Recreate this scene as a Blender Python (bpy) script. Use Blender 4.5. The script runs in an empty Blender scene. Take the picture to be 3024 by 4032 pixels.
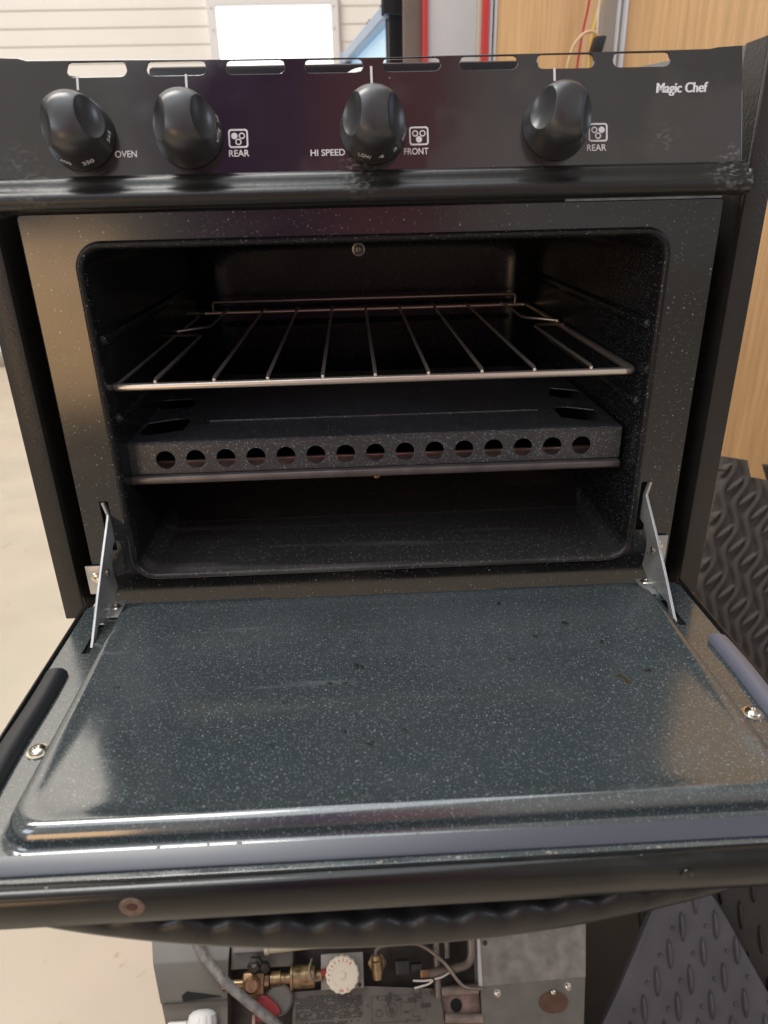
import bpy, bmesh, math, random
from mathutils import Vector, Matrix
R = math.radians
rnd = random.Random(7)
SC = bpy.context.scene
COL = SC.collection

# ------------------------------------------------------------------ camera
cam = bpy.data.cameras.new('camera')
camo = bpy.data.objects.new('camera', cam)
COL.objects.link(camo)
SC.camera = camo
CP, PITCH, YAW, ROLL = Vector((-.0184, -.5222, .2753)), .4235, -.0361, -.0240
cam.sensor_fit = 'VERTICAL'
cam.sensor_height = 36
cam.lens = 36 * 2790 / 4032
cam.clip_start = .01
cam.clip_end = 60
fw = Vector((-math.sin(YAW) * math.cos(PITCH), math.cos(YAW) * math.cos(PITCH), -math.sin(PITCH)))
rt = Vector((math.cos(YAW), math.sin(YAW), 0))
up = rt.cross(fw)
r2 = math.cos(ROLL) * rt + math.sin(ROLL) * up
u2 = -math.sin(ROLL) * rt + math.cos(ROLL) * up
m = Matrix((r2, u2, -fw)).transposed().to_4x4()
m.translation = CP
camo.matrix_world = m
cam.dof.use_dof = True
cam.dof.focus_distance = .57
cam.dof.aperture_fstop = 9

# ------------------------------------------------------------------ light
w = bpy.data.worlds.new('World')
SC.world = w
w.use_nodes = True
wn = w.node_tree
bg = wn.nodes['Background']
bg.inputs['Strength'].default_value = 1.0
wtc = wn.nodes.new('ShaderNodeTexCoord')
wsx = wn.nodes.new('ShaderNodeSeparateXYZ')
wn.links.new(wtc.outputs['Generated'], wsx.inputs[0])
wmr = wn.nodes.new('ShaderNodeMapRange')       # world raised in front of the oven to brighten its reflections
wmr.inputs[1].default_value, wmr.inputs[2].default_value = .45, -.75
wmr.inputs[3].default_value, wmr.inputs[4].default_value = 0, 1
wn.links.new(wsx.outputs['Y'], wmr.inputs[0])
wmx = wn.nodes.new('ShaderNodeMix')
wmx.data_type = 'RGBA'
wmx.inputs[6].default_value = (.30, .275, .24, 1)
wmx.inputs[7].default_value = (.56, .53, .50, 1)
wn.links.new(wmr.outputs[0], wmx.inputs[0])
wmr2 = wn.nodes.new('ShaderNodeMapRange')      # world dimmed to the right to darken reflections there
wmr2.inputs[1].default_value, wmr2.inputs[2].default_value = .15, .75
wmr2.inputs[3].default_value, wmr2.inputs[4].default_value = 1, .55
wn.links.new(wsx.outputs['X'], wmr2.inputs[0])
wmu = wn.nodes.new('ShaderNodeMix')
wmu.data_type = 'RGBA'
wmu.blend_type = 'MULTIPLY'
wmu.inputs[0].default_value = 1
wn.links.new(wmx.outputs[2], wmu.inputs[6])
wn.links.new(wmr2.outputs[0], wmu.inputs[7])


def wmath(op, a, b=None, clamp=False):
    n = wn.nodes.new('ShaderNodeMath')
    n.operation = op
    n.use_clamp = clamp
    for k, v in enumerate((a, b)):
        if v is None:
            continue
        if isinstance(v, (int, float)):
            n.inputs[k].default_value = v
        else:
            wn.links.new(v, n.inputs[k])
    return n.outputs[0]


def wramp(sock, a, b, c=0, d=1):
    n = wn.nodes.new('ShaderNodeMapRange')
    n.interpolation_type = 'SMOOTHSTEP'
    for k, v in enumerate((a, b, c, d)):
        n.inputs[k + 1].default_value = v
    wn.links.new(sock, n.inputs[0])
    return n.outputs[0]


# dark red patch painted into the world for an unseen person blocking light
wx, wy, wz = wsx.outputs['X'], wsx.outputs['Y'], wsx.outputs['Z']
person_patch = wmath('MULTIPLY', wmath('MULTIPLY', wramp(wx, -.27, -.15), wramp(wx, .20, .10)), wmath('MULTIPLY', wramp(wy, -.35, -.5), wramp(wz, .88, .74)))
wcl = wn.nodes.new('ShaderNodeMix')
wcl.data_type = 'RGBA'
wcl.inputs[6].default_value = (.17, .075, .18, 1)
wcl.inputs[7].default_value = (.42, .165, .19, 1)
wn.links.new(wramp(wx, -.09, .02), wcl.inputs[0])
wpm = wn.nodes.new('ShaderNodeMix')
wpm.data_type = 'RGBA'
wn.links.new(person_patch, wpm.inputs[0])
wn.links.new(wmu.outputs[2], wpm.inputs[6])
wn.links.new(wcl.outputs[2], wpm.inputs[7])
wn.links.new(wpm.outputs[2], bg.inputs['Color'])


def area(name, loc, target, sx, sy, power, col):
    l = bpy.data.lights.new(name, 'AREA')
    l.shape = 'RECTANGLE'
    l.size, l.size_y, l.energy, l.color = sx, sy, power, col
    o = bpy.data.objects.new(name, l)
    COL.objects.link(o)
    o.location = loc
    o.rotation_euler = (Vector(target) - Vector(loc)).to_track_quat('-Z', 'Y').to_euler()
    return o


area('overhead_light', (-.4, -.05, 2.4), (-.2, -.15, 0), 3.4, 1.4, 31, (.86, .93, 1.0))
area('wall_fill', (-3.0, 1.0, 6.8), (-2.0, 4.6, 2.4), 4.0, 3.0, 470, (1.0, .96, .90))  # unseen lamp added to brighten the back wall
area('side_light', (1.9, -1.0, 1.3), (.3, -.1, -.1), .8, .8, 9, (.72, .78, 1.0))
area('warm_fill', (-.90, -1.55, -.04), (-.2, 0, .1), .5, .46, 2.6, (1.0, .60, .28))  # added lamp standing in for the reflection of an unseen tan object
area('cool_left_fill', (-1.7, -1.5, 1.1), (0, 0, .1), .9, .9, 9, (.80, .88, 1.0))  # cool lamp added at left for highlights on the knobs, no window there

SC.view_settings.view_transform = 'Standard'
SC.view_settings.look = 'None'
SC.view_settings.exposure = 0
SC.view_settings.gamma = 1
SC.view_settings.use_curve_mapping = False


# ------------------------------------------------------------------ materials
def mat(name, col, rough=.5, metal=0, spec=.5, coat=0, bump=None, vary=None, rvary=None, ior=None):
    """bump=(scale,strength,detail) vary=(scale,amount[,stretch]) rvary=(scale,lo,hi)"""
    M = bpy.data.materials.new(name)
    M.use_nodes = True
    nt = M.node_tree
    b = nt.nodes['Principled BSDF']
    b.inputs['Base Color'].default_value = (*col, 1)
    b.inputs['Roughness'].default_value = rough
    b.inputs['Metallic'].default_value = metal
    b.inputs['Specular IOR Level'].default_value = spec
    b.inputs['Coat Weight'].default_value = coat
    if ior:
        b.inputs['IOR'].default_value = ior
    tc = nt.nodes.new('ShaderNodeTexCoord')

    def noise(scale, detail=4, stretch=None):
        n = nt.nodes.new('ShaderNodeTexNoise')
        n.inputs['Scale'].default_value = scale
        n.inputs['Detail'].default_value = detail
        if stretch:
            mp = nt.nodes.new('ShaderNodeMapping')
            mp.inputs['Scale'].default_value = stretch
            nt.links.new(tc.outputs['Object'], mp.inputs[0])
            nt.links.new(mp.outputs[0], n.inputs['Vector'])
        else:
            nt.links.new(tc.outputs['Object'], n.inputs['Vector'])
        return n
    if vary:
        n = noise(vary[0], 5, vary[2] if len(vary) > 2 else None)
        mr = nt.nodes.new('ShaderNodeMapRange')
        mr.inputs[1].default_value, mr.inputs[2].default_value = .3, .7
        mr.inputs[3].default_value, mr.inputs[4].default_value = 1 - vary[1], 1 + vary[1]
        nt.links.new(n.outputs[0], mr.inputs[0])
        mx = nt.nodes.new('ShaderNodeMix')
        mx.data_type = 'RGBA'
        mx.blend_type = 'MULTIPLY'
        mx.inputs[0].default_value = 1
        mx.inputs[6].default_value = (*col, 1)
        nt.links.new(mr.outputs[0], mx.inputs[7])
        nt.links.new(mx.outputs[2], b.inputs['Base Color'])
    if rvary:
        n = noise(rvary[0], 5)
        mr = nt.nodes.new('ShaderNodeMapRange')
        mr.inputs[1].default_value, mr.inputs[2].default_value = .35, .68
        mr.inputs[3].default_value, mr.inputs[4].default_value = rvary[1], rvary[2]
        nt.links.new(n.outputs[0], mr.inputs[0])
        nt.links.new(mr.outputs[0], b.inputs['Roughness'])
    if bump:
        n = noise(bump[0], bump[2] if len(bump) > 2 else 3)
        bp = nt.nodes.new('ShaderNodeBump')
        bp.inputs['Strength'].default_value = bump[1]
        bp.inputs['Distance'].default_value = .001
        nt.links.new(n.outputs[0], bp.inputs['Height'])
        nt.links.new(bp.outputs[0], b.inputs['Normal'])
    return M


def overlay(M, mask_fn, col, rough=None):
    """mix another colour over a material with a node mask"""
    nt = M.node_tree
    b = nt.nodes['Principled BSDF']
    fac = mask_fn(nt)
    for sock, val in (('Base Color', (*col, 1)), ('Roughness', rough)):
        if val is None:
            continue
        mx = nt.nodes.new('ShaderNodeMix')
        old = b.inputs[sock].links[0].from_socket if b.inputs[sock].links else None
        if sock == 'Base Color':
            mx.data_type = 'RGBA'
            ia, ib, oo = mx.inputs[6], mx.inputs[7], mx.outputs[2]
        else:
            mx.data_type = 'FLOAT'
            ia, ib, oo = mx.inputs[2], mx.inputs[3], mx.outputs[0]
        if old:
            nt.links.new(old, ia)
        else:
            ia.default_value = b.inputs[sock].default_value
        ib.default_value = val
        nt.links.new(fac, mx.inputs[0])
        nt.links.new(oo, b.inputs[sock])


def speck_mask(scale, radius, frac, amount=1.0):
    def f(nt):
        g = nt.nodes.new('ShaderNodeNewGeometry')
        v = nt.nodes.new('ShaderNodeTexVoronoi')
        v.inputs['Scale'].default_value = scale
        nt.links.new(g.outputs['Position'], v.inputs['Vector'])
        a = nt.nodes.new('ShaderNodeMapRange')
        a.inputs[1].default_value, a.inputs[2].default_value = radius, radius * .55
        a.inputs[3].default_value, a.inputs[4].default_value = 0, 1
        nt.links.new(v.outputs['Distance'], a.inputs[0])
        s = nt.nodes.new('ShaderNodeSeparateColor')
        nt.links.new(v.outputs['Color'], s.inputs[0])
        t = nt.nodes.new('ShaderNodeMapRange')
        t.inputs[1].default_value, t.inputs[2].default_value = 1 - frac, 1.0
        t.inputs[3].default_value, t.inputs[4].default_value = 0, amount
        nt.links.new(s.outputs[0], t.inputs[0])
        mu = nt.nodes.new('ShaderNodeMath')
        mu.operation = 'MULTIPLY'
        nt.links.new(a.outputs[0], mu.inputs[0])
        nt.links.new(t.outputs[0], mu.inputs[1])
        return mu.outputs[0]
    return f


def noise_mask(scale, lo, hi, amount=1, stretch=(1, 1, 1), detail=6):
    def f(nt):
        g = nt.nodes.new('ShaderNodeNewGeometry')
        mp = nt.nodes.new('ShaderNodeMapping')
        mp.inputs['Scale'].default_value = stretch
        nt.links.new(g.outputs['Position'], mp.inputs[0])
        n = nt.nodes.new('ShaderNodeTexNoise')
        n.inputs['Scale'].default_value = scale
        n.inputs['Detail'].default_value = detail
        nt.links.new(mp.outputs[0], n.inputs['Vector'])
        a = nt.nodes.new('ShaderNodeMapRange')
        a.inputs[1].default_value, a.inputs[2].default_value = lo, hi
        a.inputs[3].default_value, a.inputs[4].default_value = 0, amount
        nt.links.new(n.outputs[0], a.inputs[0])
        return a.outputs[0]
    return f


def porcelain(name, base, rough, specks, dust=.25, ior=1.75):
    M = mat(name, base, rough, rvary=(9, rough * .8, rough * 1.5), ior=ior)
    for sc_, ra, fr, am in specks:
        overlay(M, speck_mask(sc_, ra, fr, am), (.34, .38, .40))
    overlay(M, noise_mask(14, .55, .85, dust, (1, 2, 2)), (.10, .085, .075), .45)
    return M




def spot_mask(c, r, amount):
    nz_ = noise_mask(420, .50, .66, 1, (.6, 1, 1), 3)

    def f(nt):
        g = nt.nodes.new('ShaderNodeNewGeometry')
        d = nt.nodes.new('ShaderNodeVectorMath')
        d.operation = 'DISTANCE'
        d.inputs[1].default_value = c
        nt.links.new(g.outputs['Position'], d.inputs[0])
        a = nt.nodes.new('ShaderNodeMapRange')
        a.inputs[1].default_value, a.inputs[2].default_value = r, r * .3
        a.inputs[3].default_value, a.inputs[4].default_value = 0, amount
        nt.links.new(d.outputs['Value'], a.inputs[0])
        mu = nt.nodes.new('ShaderNodeMath')
        mu.operation = 'MULTIPLY'
        nt.links.new(a.outputs[0], mu.inputs[0])
        nt.links.new(nz_(nt), mu.inputs[1])
        return mu.outputs[0]
    return f


ENAMEL_FRAME = porcelain('speckled_black_enamel', (.0125, .0125, .013), .14, [(520, .30, .40, .40), (260, .20, .35, .85)], .2, 1.75)
ENAMEL_IN = porcelain('oven_liner_enamel', (.013, .013, .014), .20, [(480, .32, .5, .45), (260, .2, .35, .6)], .2, 1.38)


def floor_mask(inner, amount):
    def f(nt):
        g = nt.nodes.new('ShaderNodeNewGeometry')
        sp_ = nt.nodes.new('ShaderNodeSeparateXYZ')
        nt.links.new(g.outputs['Position'], sp_.inputs[0])
        a = nt.nodes.new('ShaderNodeMapRange')
        a.inputs[1].default_value, a.inputs[2].default_value = .006, -.006
        a.inputs[3].default_value, a.inputs[4].default_value = 0, amount
        nt.links.new(sp_.outputs['Z'], a.inputs[0])
        if inner is None:
            return a.outputs[0]
        mu = nt.nodes.new('ShaderNodeMath')
        mu.operation = 'MULTIPLY'
        nt.links.new(a.outputs[0], mu.inputs[0])
        nt.links.new(inner(nt), mu.inputs[1])
        return mu.outputs[0]
    return f


# fine dust, specks and scraped streaks on the liner floor; tone lifted against shade
overlay(ENAMEL_IN, floor_mask(None, .8), (.050, .047, .045), .30)
overlay(ENAMEL_IN, floor_mask(speck_mask(430, .36, .6, .8), 1), (.26, .27, .27))
overlay(ENAMEL_IN, floor_mask(noise_mask(30, .54, .72, .6, (.14, 1.6, 1)), 1), (.19, .17, .155), .5)
overlay(ENAMEL_IN, floor_mask(noise_mask(13, .54, .74, .6), 1), (.018, .016, .015), .35)
ENAMEL_DOOR = porcelain('speckled_teal_black_enamel', (.043, .054, .057), .13,
                        [(820, .46, .65, .34), (480, .33, .55, .50), (270, .19, .35, .75)], .12, 2.3)
overlay(ENAMEL_DOOR, speck_mask(26, .055, .22, .95), (.006, .005, .004), .5)
overlay(ENAMEL_DOOR, speck_mask(70, .09, .10, .9), (.008, .006, .005), .5)
overlay(ENAMEL_DOOR, noise_mask(9, .60, .75, .45), (.055, .045, .035), .3)
overlay(ENAMEL_DOOR, noise_mask(7, .48, .72, .45, (.5, 1, 1)), (.10, .115, .12), .22)
overlay(ENAMEL_DOOR, noise_mask(60, .66, .74, .4, (.10, 1.3, 1)), (.16, .18, .19), .3)
ENAMEL_SPREAD = porcelain('spreader_enamel', (.034, .034, .038), .32, [(620, .42, .6, .7), (330, .27, .5, .8)])
BLACK_GLOSS = mat('gloss_black_panel_paint', (.011, .0095, .0095), .09, rvary=(16, .06, .16), ior=1.95)
overlay(BLACK_GLOSS, noise_mask(26, .60, .80, .30), (.085, .07, .065), .4)
overlay(BLACK_GLOSS, noise_mask(11, .54, .60, .55, (1, 1, .8), 9), (.034, .030, .027), .26)
overlay(BLACK_GLOSS, speck_mask(90, .05, .10, .9), (.30, .27, .25), .6)
BLACK_TRIM = mat('dusty_black_trim', (.014, .0132, .0125), .33, bump=(260, .15))
overlay(BLACK_TRIM, noise_mask(22, .52, .82, .55, (.35, 1.5, 1.5)), (.10, .09, .08), .5)
overlay(BLACK_TRIM, speck_mask(110, .08, .16, .9), (.34, .30, .27), .6)
for M_, c_, r_, am in ((BLACK_TRIM, (.236, -.018, .282), .022, .75), (BLACK_TRIM, (-.012, -.018, .285), .018, .5), (BLACK_TRIM, (-.22, -.018, .285), .03, .4),
                       (BLACK_GLOSS, (-.012, -.009, .292), .014, .5), (BLACK_GLOSS, (.190, -.006, .303), .014, .25), (BLACK_GLOSS, (.235, -.01, .290), .012, .6), (BLACK_GLOSS, (-.225, -.008, .295), .02, .2)):
    overlay(M_, spot_mask(c_, r_, am), (.17, .155, .135), .7)
FLANGE = mat('textured_black_paint', (.026, .0235, .021), .36, bump=(420, .35))
overlay(FLANGE, noise_mask(60, .55, .8, .25), (.06, .055, .05), .5)
GROOVE = mat('dark_recess_paint', (.006, .006, .006), .5)
SHADE_BLACK = mat('shade_black', (.003, .003, .003), .8)  # stands in for the darkness inside slots, holes and the burner cover
PLASTIC = mat('black_knob_plastic', (.030, .030, .032), .36, rvary=(40, .28, .40), ior=1.7)
_n = PLASTIC.node_tree
_b = _n.nodes.new('ShaderNodeBevel')
_b.samples = 6
_b.inputs['Radius'].default_value = .0011
_n.links.new(_b.outputs[0], _n.nodes['Principled BSDF'].inputs['Normal'])
WHITE_INK = mat('white_panel_ink', (.74, .72, .74), .5)
DIM_INK = mat('worn_white_ink', (.50, .49, .47), .5)
CHROME = mat('rack_chrome', (.84, .74, .64), .30, .85)
STEEL = mat('zinc_steel', (.52, .52, .51), .42, .6, vary=(40, .2), rvary=(50, .25, .45))
SCREW = mat('nickel_screw', (.80, .74, .64), .2, 1)
LIP = mat('brown_steel_lip', (.16, .14, .135), .35, .6, vary=(60, .2))
COPPER = mat('copper_burner', (.85, .62, .50), .3, .8)
RUBBER = mat('charcoal_rubber', (.020, .021, .024), .38, bump=(600, .1))
SHEEN_RUBBER = mat('blue_sheen_rubber', (.060, .064, .082), .32, ior=1.65)  # charcoal rubber with its bluish sheen painted into the colour
PALE_CAP = mat('pale_cap', (.75, .74, .66), .4)
DOOR_PAINT = mat('black_door_paint', (.010, .0105, .010), .16, rvary=(14, .12, .26), bump=(500, .04))
overlay(DOOR_PAINT, noise_mask(40, .58, .85, .35, (.4, 1, 1)), (.09, .085, .08), .5)
overlay(DOOR_PAINT, speck_mask(130, .08, .10, .9), (.34, .30, .25), .6)
CRUMB = mat('crumbs', (.30, .26, .21), .8)
RUST = mat('rust_ring', (.20, .085, .045), .75, vary=(300, .5))
HANDLE = mat('matte_black_handle', (.016, .0155, .0155), .36, bump=(400, .1))
FLOOR = mat('worn_concrete', (.585, .51, .40), .42, vary=(3.5, .09), rvary=(4, .32, .55), bump=(120, .12))
overlay(FLOOR, noise_mask(1.1, .5, .72, .45), (.56, .43, .34))
overlay(FLOOR, noise_mask(5, .5, .75, .5), (.50, .45, .35))
overlay(FLOOR, noise_mask(3, .58, .72, .5, (1, .3, 1)), (.66, .60, .50))
overlay(FLOOR, speck_mask(26, .10, .12, .7), (.30, .22, .15))
overlay(FLOOR, noise_mask(30, .68, .74, .5), (.34, .22, .13))
SIDING = mat('cream_siding', (.86, .84, .79), .45, vary=(1.2, .04))
WHITE_FRAME = mat('white_window_frame', (.80, .80, .80), .4)
PANE = bpy.data.materials.new('daylit_window_pane')
PANE.use_nodes = True
b_ = PANE.node_tree.nodes['Principled BSDF']
b_.inputs['Base Color'].default_value = (.8, .85, .9, 1)
b_.inputs['Roughness'].default_value = .1
b_.inputs['Emission Color'].default_value = (.93, .97, 1, 1)
b_.inputs['Emission Strength'].default_value = 1.8
WOOD = mat('honey_wood_laminate', (.82, .51, .235), .42, vary=(14, .14, (6, 6, .25)))
overlay(WOOD, noise_mask(110, .52, .66, .5, (3, 3, .06)), (.60, .35, .15))
overlay(WOOD, noise_mask(30, .5, .75, .5, (8, 8, .12)), (.60, .33, .13))
ALU = mat('pale_metal_trim', (.66, .65, .62), .35, .3)
BEIGE_POST = mat('beige_post', (.38, .33, .27), .5)
RED_TRIM = mat('red_trim', (.70, .055, .05), .4)
WHITE_PANEL = mat('white_panel', (.70, .69, .66), .45, vary=(8, .05))
CREAM_EDGE = mat('cream_edge', (.66, .58, .45), .5)
BROWN_PANEL = mat('brown_board', (.20, .155, .125), .5, vary=(12, .1))
BLACK_FRAME = mat('black_frame', (.018, .019, .023), .35)
BLUE_RAIL = mat('blue_grey_rail', (.30, .42, .62), .3)
GLASS_BLUE = bpy.data.materials.new('pale_blue_glow_glass')
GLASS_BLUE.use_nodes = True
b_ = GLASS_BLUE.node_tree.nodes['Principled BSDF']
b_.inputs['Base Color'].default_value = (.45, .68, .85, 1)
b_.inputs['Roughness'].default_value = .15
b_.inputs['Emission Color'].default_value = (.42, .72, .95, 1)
b_.inputs['Emission Strength'].default_value = .45  # daylight through the glass put in as a glow
FOAM = mat('brown_grey_foam', (.078, .067, .059), .75)
nt = FOAM.node_tree
tc = nt.nodes.new('ShaderNodeTexCoord')
mp = nt.nodes.new('ShaderNodeMapping')
mp.inputs['Rotation'].default_value = (0, 0, R(62))
wv = nt.nodes.new('ShaderNodeTexWave')
wv.inputs['Scale'].default_value = 120
wv.inputs['Distortion'].default_value = 1.2
bp = nt.nodes.new('ShaderNodeBump')
bp.inputs['Strength'].default_value = .8
bp.inputs['Distance'].default_value = .0008
nt.links.new(tc.outputs['Object'], mp.inputs[0])
nt.links.new(mp.outputs[0], wv.inputs['Vector'])
nt.links.new(wv.outputs[1], bp.inputs['Height'])
nt.links.new(bp.outputs[0], nt.nodes['Principled BSDF'].inputs['Normal'])
LIT_MAT = mat('lit_rubber_mat', (.095, .094, .106), .28, vary=(30, .15), bump=(300, .15))  # tread mat rubber in the lighter tone of its lit patch
DARK_MAT = mat('dark_rubber_mat', (.030, .027, .024), .5, vary=(30, .15))  # on the tread mat, shade painted in as darker rubber
GREY_PAINT = mat('grey_box_paint', (.125, .116, .100), .45, vary=(16, .12), bump=(90, .1))
overlay(GREY_PAINT, noise_mask(35, .55, .75, .5), (.14, .12, .10))
GALV = mat('galvanised_sheet', (.29, .28, .245), .45, .45, vary=(60, .28), rvary=(50, .32, .55))
overlay(GALV, noise_mask(45, .55, .7, .4, (1, 1, 1), 2), (.24, .235, .215))
GALV_DARK = mat('dull_grey_sheet', (.19, .18, .155), .5, .2, vary=(45, .15))
DARK_METAL = mat('grimy_dark_metal', (.05, .042, .034), .55, .3, vary=(40, .4))
BRASS = mat('tarnished_brass', (.36, .26, .15), .4, .9, vary=(90, .45), rvary=(80, .25, .5))
BRONZE = mat('dirty_bronze', (.30, .18, .10), .4, .8, vary=(80, .4))
TUBE = mat('dull_tube', (.20, .165, .135), .4, .5, vary=(60, .2))
LABEL = mat('grey_wiring_label', (.27, .245, .215), .6, vary=(20, .12))
LABEL_INK = mat('label_ink', (.055, .05, .045), .7)
RED_PLASTIC = mat('red_valve_handle', (.26, .03, .032), .4)
IVORY = mat('ivory_plastic', (.78, .72, .58), .4)
RED_INK = mat('red_dial_ink', (.65, .10, .07), .5)
WHITE_PLASTIC = mat('white_ribbed_plastic', (.80, .79, .76), .4)
RUSTY = mat('rusty_pink_metal', (.20, .13, .105), .6, vary=(55, .7))
BROWN_HOLE = mat('brown_plate', (.12, .06, .032), .6, vary=(80, .3))
CABLE = mat('grey_hose', (.17, .16, .15), .5, vary=(120, .45), bump=(500, .3))
RED_CORD = mat('red_cord_plastic', (.55, .02, .03), .4)
YEL_CORD = mat('yellow_cord_plastic', (.80, .55, .14), .4)
WHITE_CORD = mat('white_cord_plastic', (.72, .66, .60), .45)
TAN_CORD = mat('tan_cord_plastic', (.72, .50, .28), .45)
TAPE = mat('black_tape', (.02, .018, .016), .5)
DIRTY_ROD = mat('dirty_pale_rod', (.27, .215, .18), .5, vary=(60, .4))
STAND = mat('black_stand_paint', (.02, .02, .02), .5)

# ------------------------------------------------------------------ mesh helpers
BASE = {}


def empty(name, loc, label, cat, group=None, rot=(0, 0, 0), local=False):
    o = bpy.data.objects.new(name, None)
    COL.objects.link(o)
    o.location = loc
    o.rotation_euler = rot
    o.empty_display_size = .05
    tag(o, label, cat, group)
    BASE[o] = Vector((0, 0, 0)) if local else Vector(loc)
    return o


def tag(o, label, cat, group=None):
    o['label'] = label
    o['category'] = cat
    if group:
        o['group'] = group


def finish(name, me, mt, parent=None, smooth=35, keep_origin=False):
    me.materials.clear()
    me.materials.append(mt)
    vs = me.vertices
    if len(vs) and not keep_origin:
        lo = [min(v.co[i] for v in vs) for i in range(3)]
        hi = [max(v.co[i] for v in vs) for i in range(3)]
        c = Vector([(a + b) / 2 for a, b in zip(lo, hi)])
        me.transform(Matrix.Translation(-c))
    else:
        c = Vector((0, 0, 0))
    if smooth:
        me.shade_smooth()
        me.set_sharp_from_angle(angle=R(smooth))
    o = bpy.data.objects.new(name, me)
    COL.objects.link(o)
    pb = Vector((0, 0, 0))
    if parent:
        o.parent = parent
        pb = BASE[parent]
    o.location = c - pb
    BASE[o] = c
    return o


def bobj(name, bm, mt, parent=None, smooth=35):
    bmesh.ops.recalc_face_normals(bm, faces=bm.faces)
    me = bpy.data.meshes.new(name)
    bm.to_mesh(me)
    bm.free()
    return finish(name, me, mt, parent, smooth)


def NB():
    return bmesh.new()


def box(bm, x0, x1, y0, y1, z0, z1, bev=0, seg=2, M=None):
    r = bmesh.ops.create_cube(bm, size=1)
    vs = r['verts']
    for v in vs:
        v.co = Vector(((x0 + x1) / 2 + v.co.x * (x1 - x0), (y0 + y1) / 2 + v.co.y * (y1 - y0), (z0 + z1) / 2 + v.co.z * (z1 - z0)))
    if M is not None:
        for v in vs:
            v.co = M @ v.co
    if bev:
        es = list({e for v in vs for e in v.link_edges})
        bmesh.ops.bevel(bm, geom=es, offset=bev, segments=seg, profile=.5, affect='EDGES')
    return bm


def tube(bm, pts, r, n=10, cap=True, dome=False):
    pts = [Vector(p) for p in pts]
    rings = []
    d0 = (pts[1] - pts[0]).normalized()
    ref = Vector((0, 0, 1)) if abs(d0.z) < .9 else Vector((1, 0, 0))
    a = d0.cross(ref).normalized()
    rad = r if isinstance(r, (list, tuple)) else [r] * len(pts)
    if dome:
        ext = []
        er = []
        for k in (.98, .75, .4):
            ext.append(pts[0] - d0 * rad[0] * k)
            er.append(rad[0] * math.sqrt(max(0, 1 - k * k)))
        de = (pts[-1] - pts[-2]).normalized()
        end = [(pts[-1] + de * rad[-1] * k, rad[-1] * math.sqrt(max(0, 1 - k * k))) for k in (.4, .75, .98)]
        pts = ext + pts + [e[0] for e in end]
        rad = er + rad + [e[1] for e in end]
    for i, p in enumerate(pts):
        if i == 0:
            d = pts[1] - pts[0]
        elif i == len(pts) - 1:
            d = pts[-1] - pts[-2]
        else:
            d = (pts[i + 1] - p).normalized() + (p - pts[i - 1]).normalized()
        d.normalize()
        a = (a - d * a.dot(d)).normalized()
        b = d.cross(a)
        rings.append([bm.verts.new(p + rad[i] * (math.cos(2 * math.pi * k / n) * a + math.sin(2 * math.pi * k / n) * b)) for k in range(n)])
    for i in range(len(rings) - 1):
        for k in range(n):
            bm.faces.new((rings[i][k], rings[i][(k + 1) % n], rings[i + 1][(k + 1) % n], rings[i + 1][k]))
    if cap:
        bm.faces.new(rings[0][::-1])
        bm.faces.new(rings[-1])
    return bm


def curve_pts(pts, n=10):
    """Catmull-Rom through control points"""
    P = [Vector(p) for p in pts]
    P = [2 * P[0] - P[1]] + P + [2 * P[-1] - P[-2]]
    out = []
    for i in range(1, len(P) - 2):
        for k in range(n):
            t = k / n
            out.append(.5 * ((2 * P[i]) + (-P[i - 1] + P[i + 1]) * t + (2 * P[i - 1] - 5 * P[i] + 4 * P[i + 1] - P[i + 2]) * t * t + (-P[i - 1] + 3 * P[i] - 3 * P[i + 1] + P[i + 2]) * t ** 3))
    out.append(P[-2])
    return out


def lathe(bm, prof, n=32, M=None, ripple=None):
    """profile [(r,h)] about +Z"""
    rings = []
    for r, h in prof:
        if r < 1e-6:
            rings.append([bm.verts.new((0, 0, h))])
        else:
            rings.append([bm.verts.new(((r + (ripple(k, h) if ripple else 0)) * math.cos(2 * math.pi * k / n), (r + (ripple(k, h) if ripple else 0)) * math.sin(2 * math.pi * k / n), h)) for k in range(n)])
    for i in range(len(rings) - 1):
        A, B = rings[i], rings[i + 1]
        for k in range(n):
            if len(A) == 1 and len(B) == 1:
                continue
            if len(A) == 1:
                bm.faces.new((A[0], B[k], B[(k + 1) % n]))
            elif len(B) == 1:
                bm.faces.new((A[k], A[(k + 1) % n], B[0]))
            else:
                bm.faces.new((A[k], A[(k + 1) % n], B[(k + 1) % n], B[k]))
    if len(rings[0]) > 1:
        bm.faces.new(rings[0][::-1])
    if len(rings[-1]) > 1:
        bm.faces.new(rings[-1])
    if M is not None:
        for rg in rings:
            for v in rg:
                v.co = M @ v.co
    return bm


def loft(bm, loops, cap0=False, cap1=False):
    rings = [[bm.verts.new(p) for p in L] for L in loops]
    n = len(rings[0])
    for i in range(len(rings) - 1):
        for k in range(n):
            bm.faces.new((rings[i][k], rings[i][(k + 1) % n], rings[i + 1][(k + 1) % n], rings[i + 1][k]))
    if cap0:
        bm.faces.new(rings[0][::-1])
    if cap1:
        bm.faces.new(rings[-1])
    return bm


def prof_x(bm, prof, x0, x1, closed=True):
    """extrude a closed (y,z) polygon along x"""
    A = [bm.verts.new((x0, y, z)) for y, z in prof]
    B = [bm.verts.new((x1, y, z)) for y, z in prof]
    n = len(prof)
    for k in range(n):
        bm.faces.new((A[k], A[(k + 1) % n], B[(k + 1) % n], B[k]))
    bm.faces.new(A[::-1])
    bm.faces.new(B)
    return bm


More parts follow.
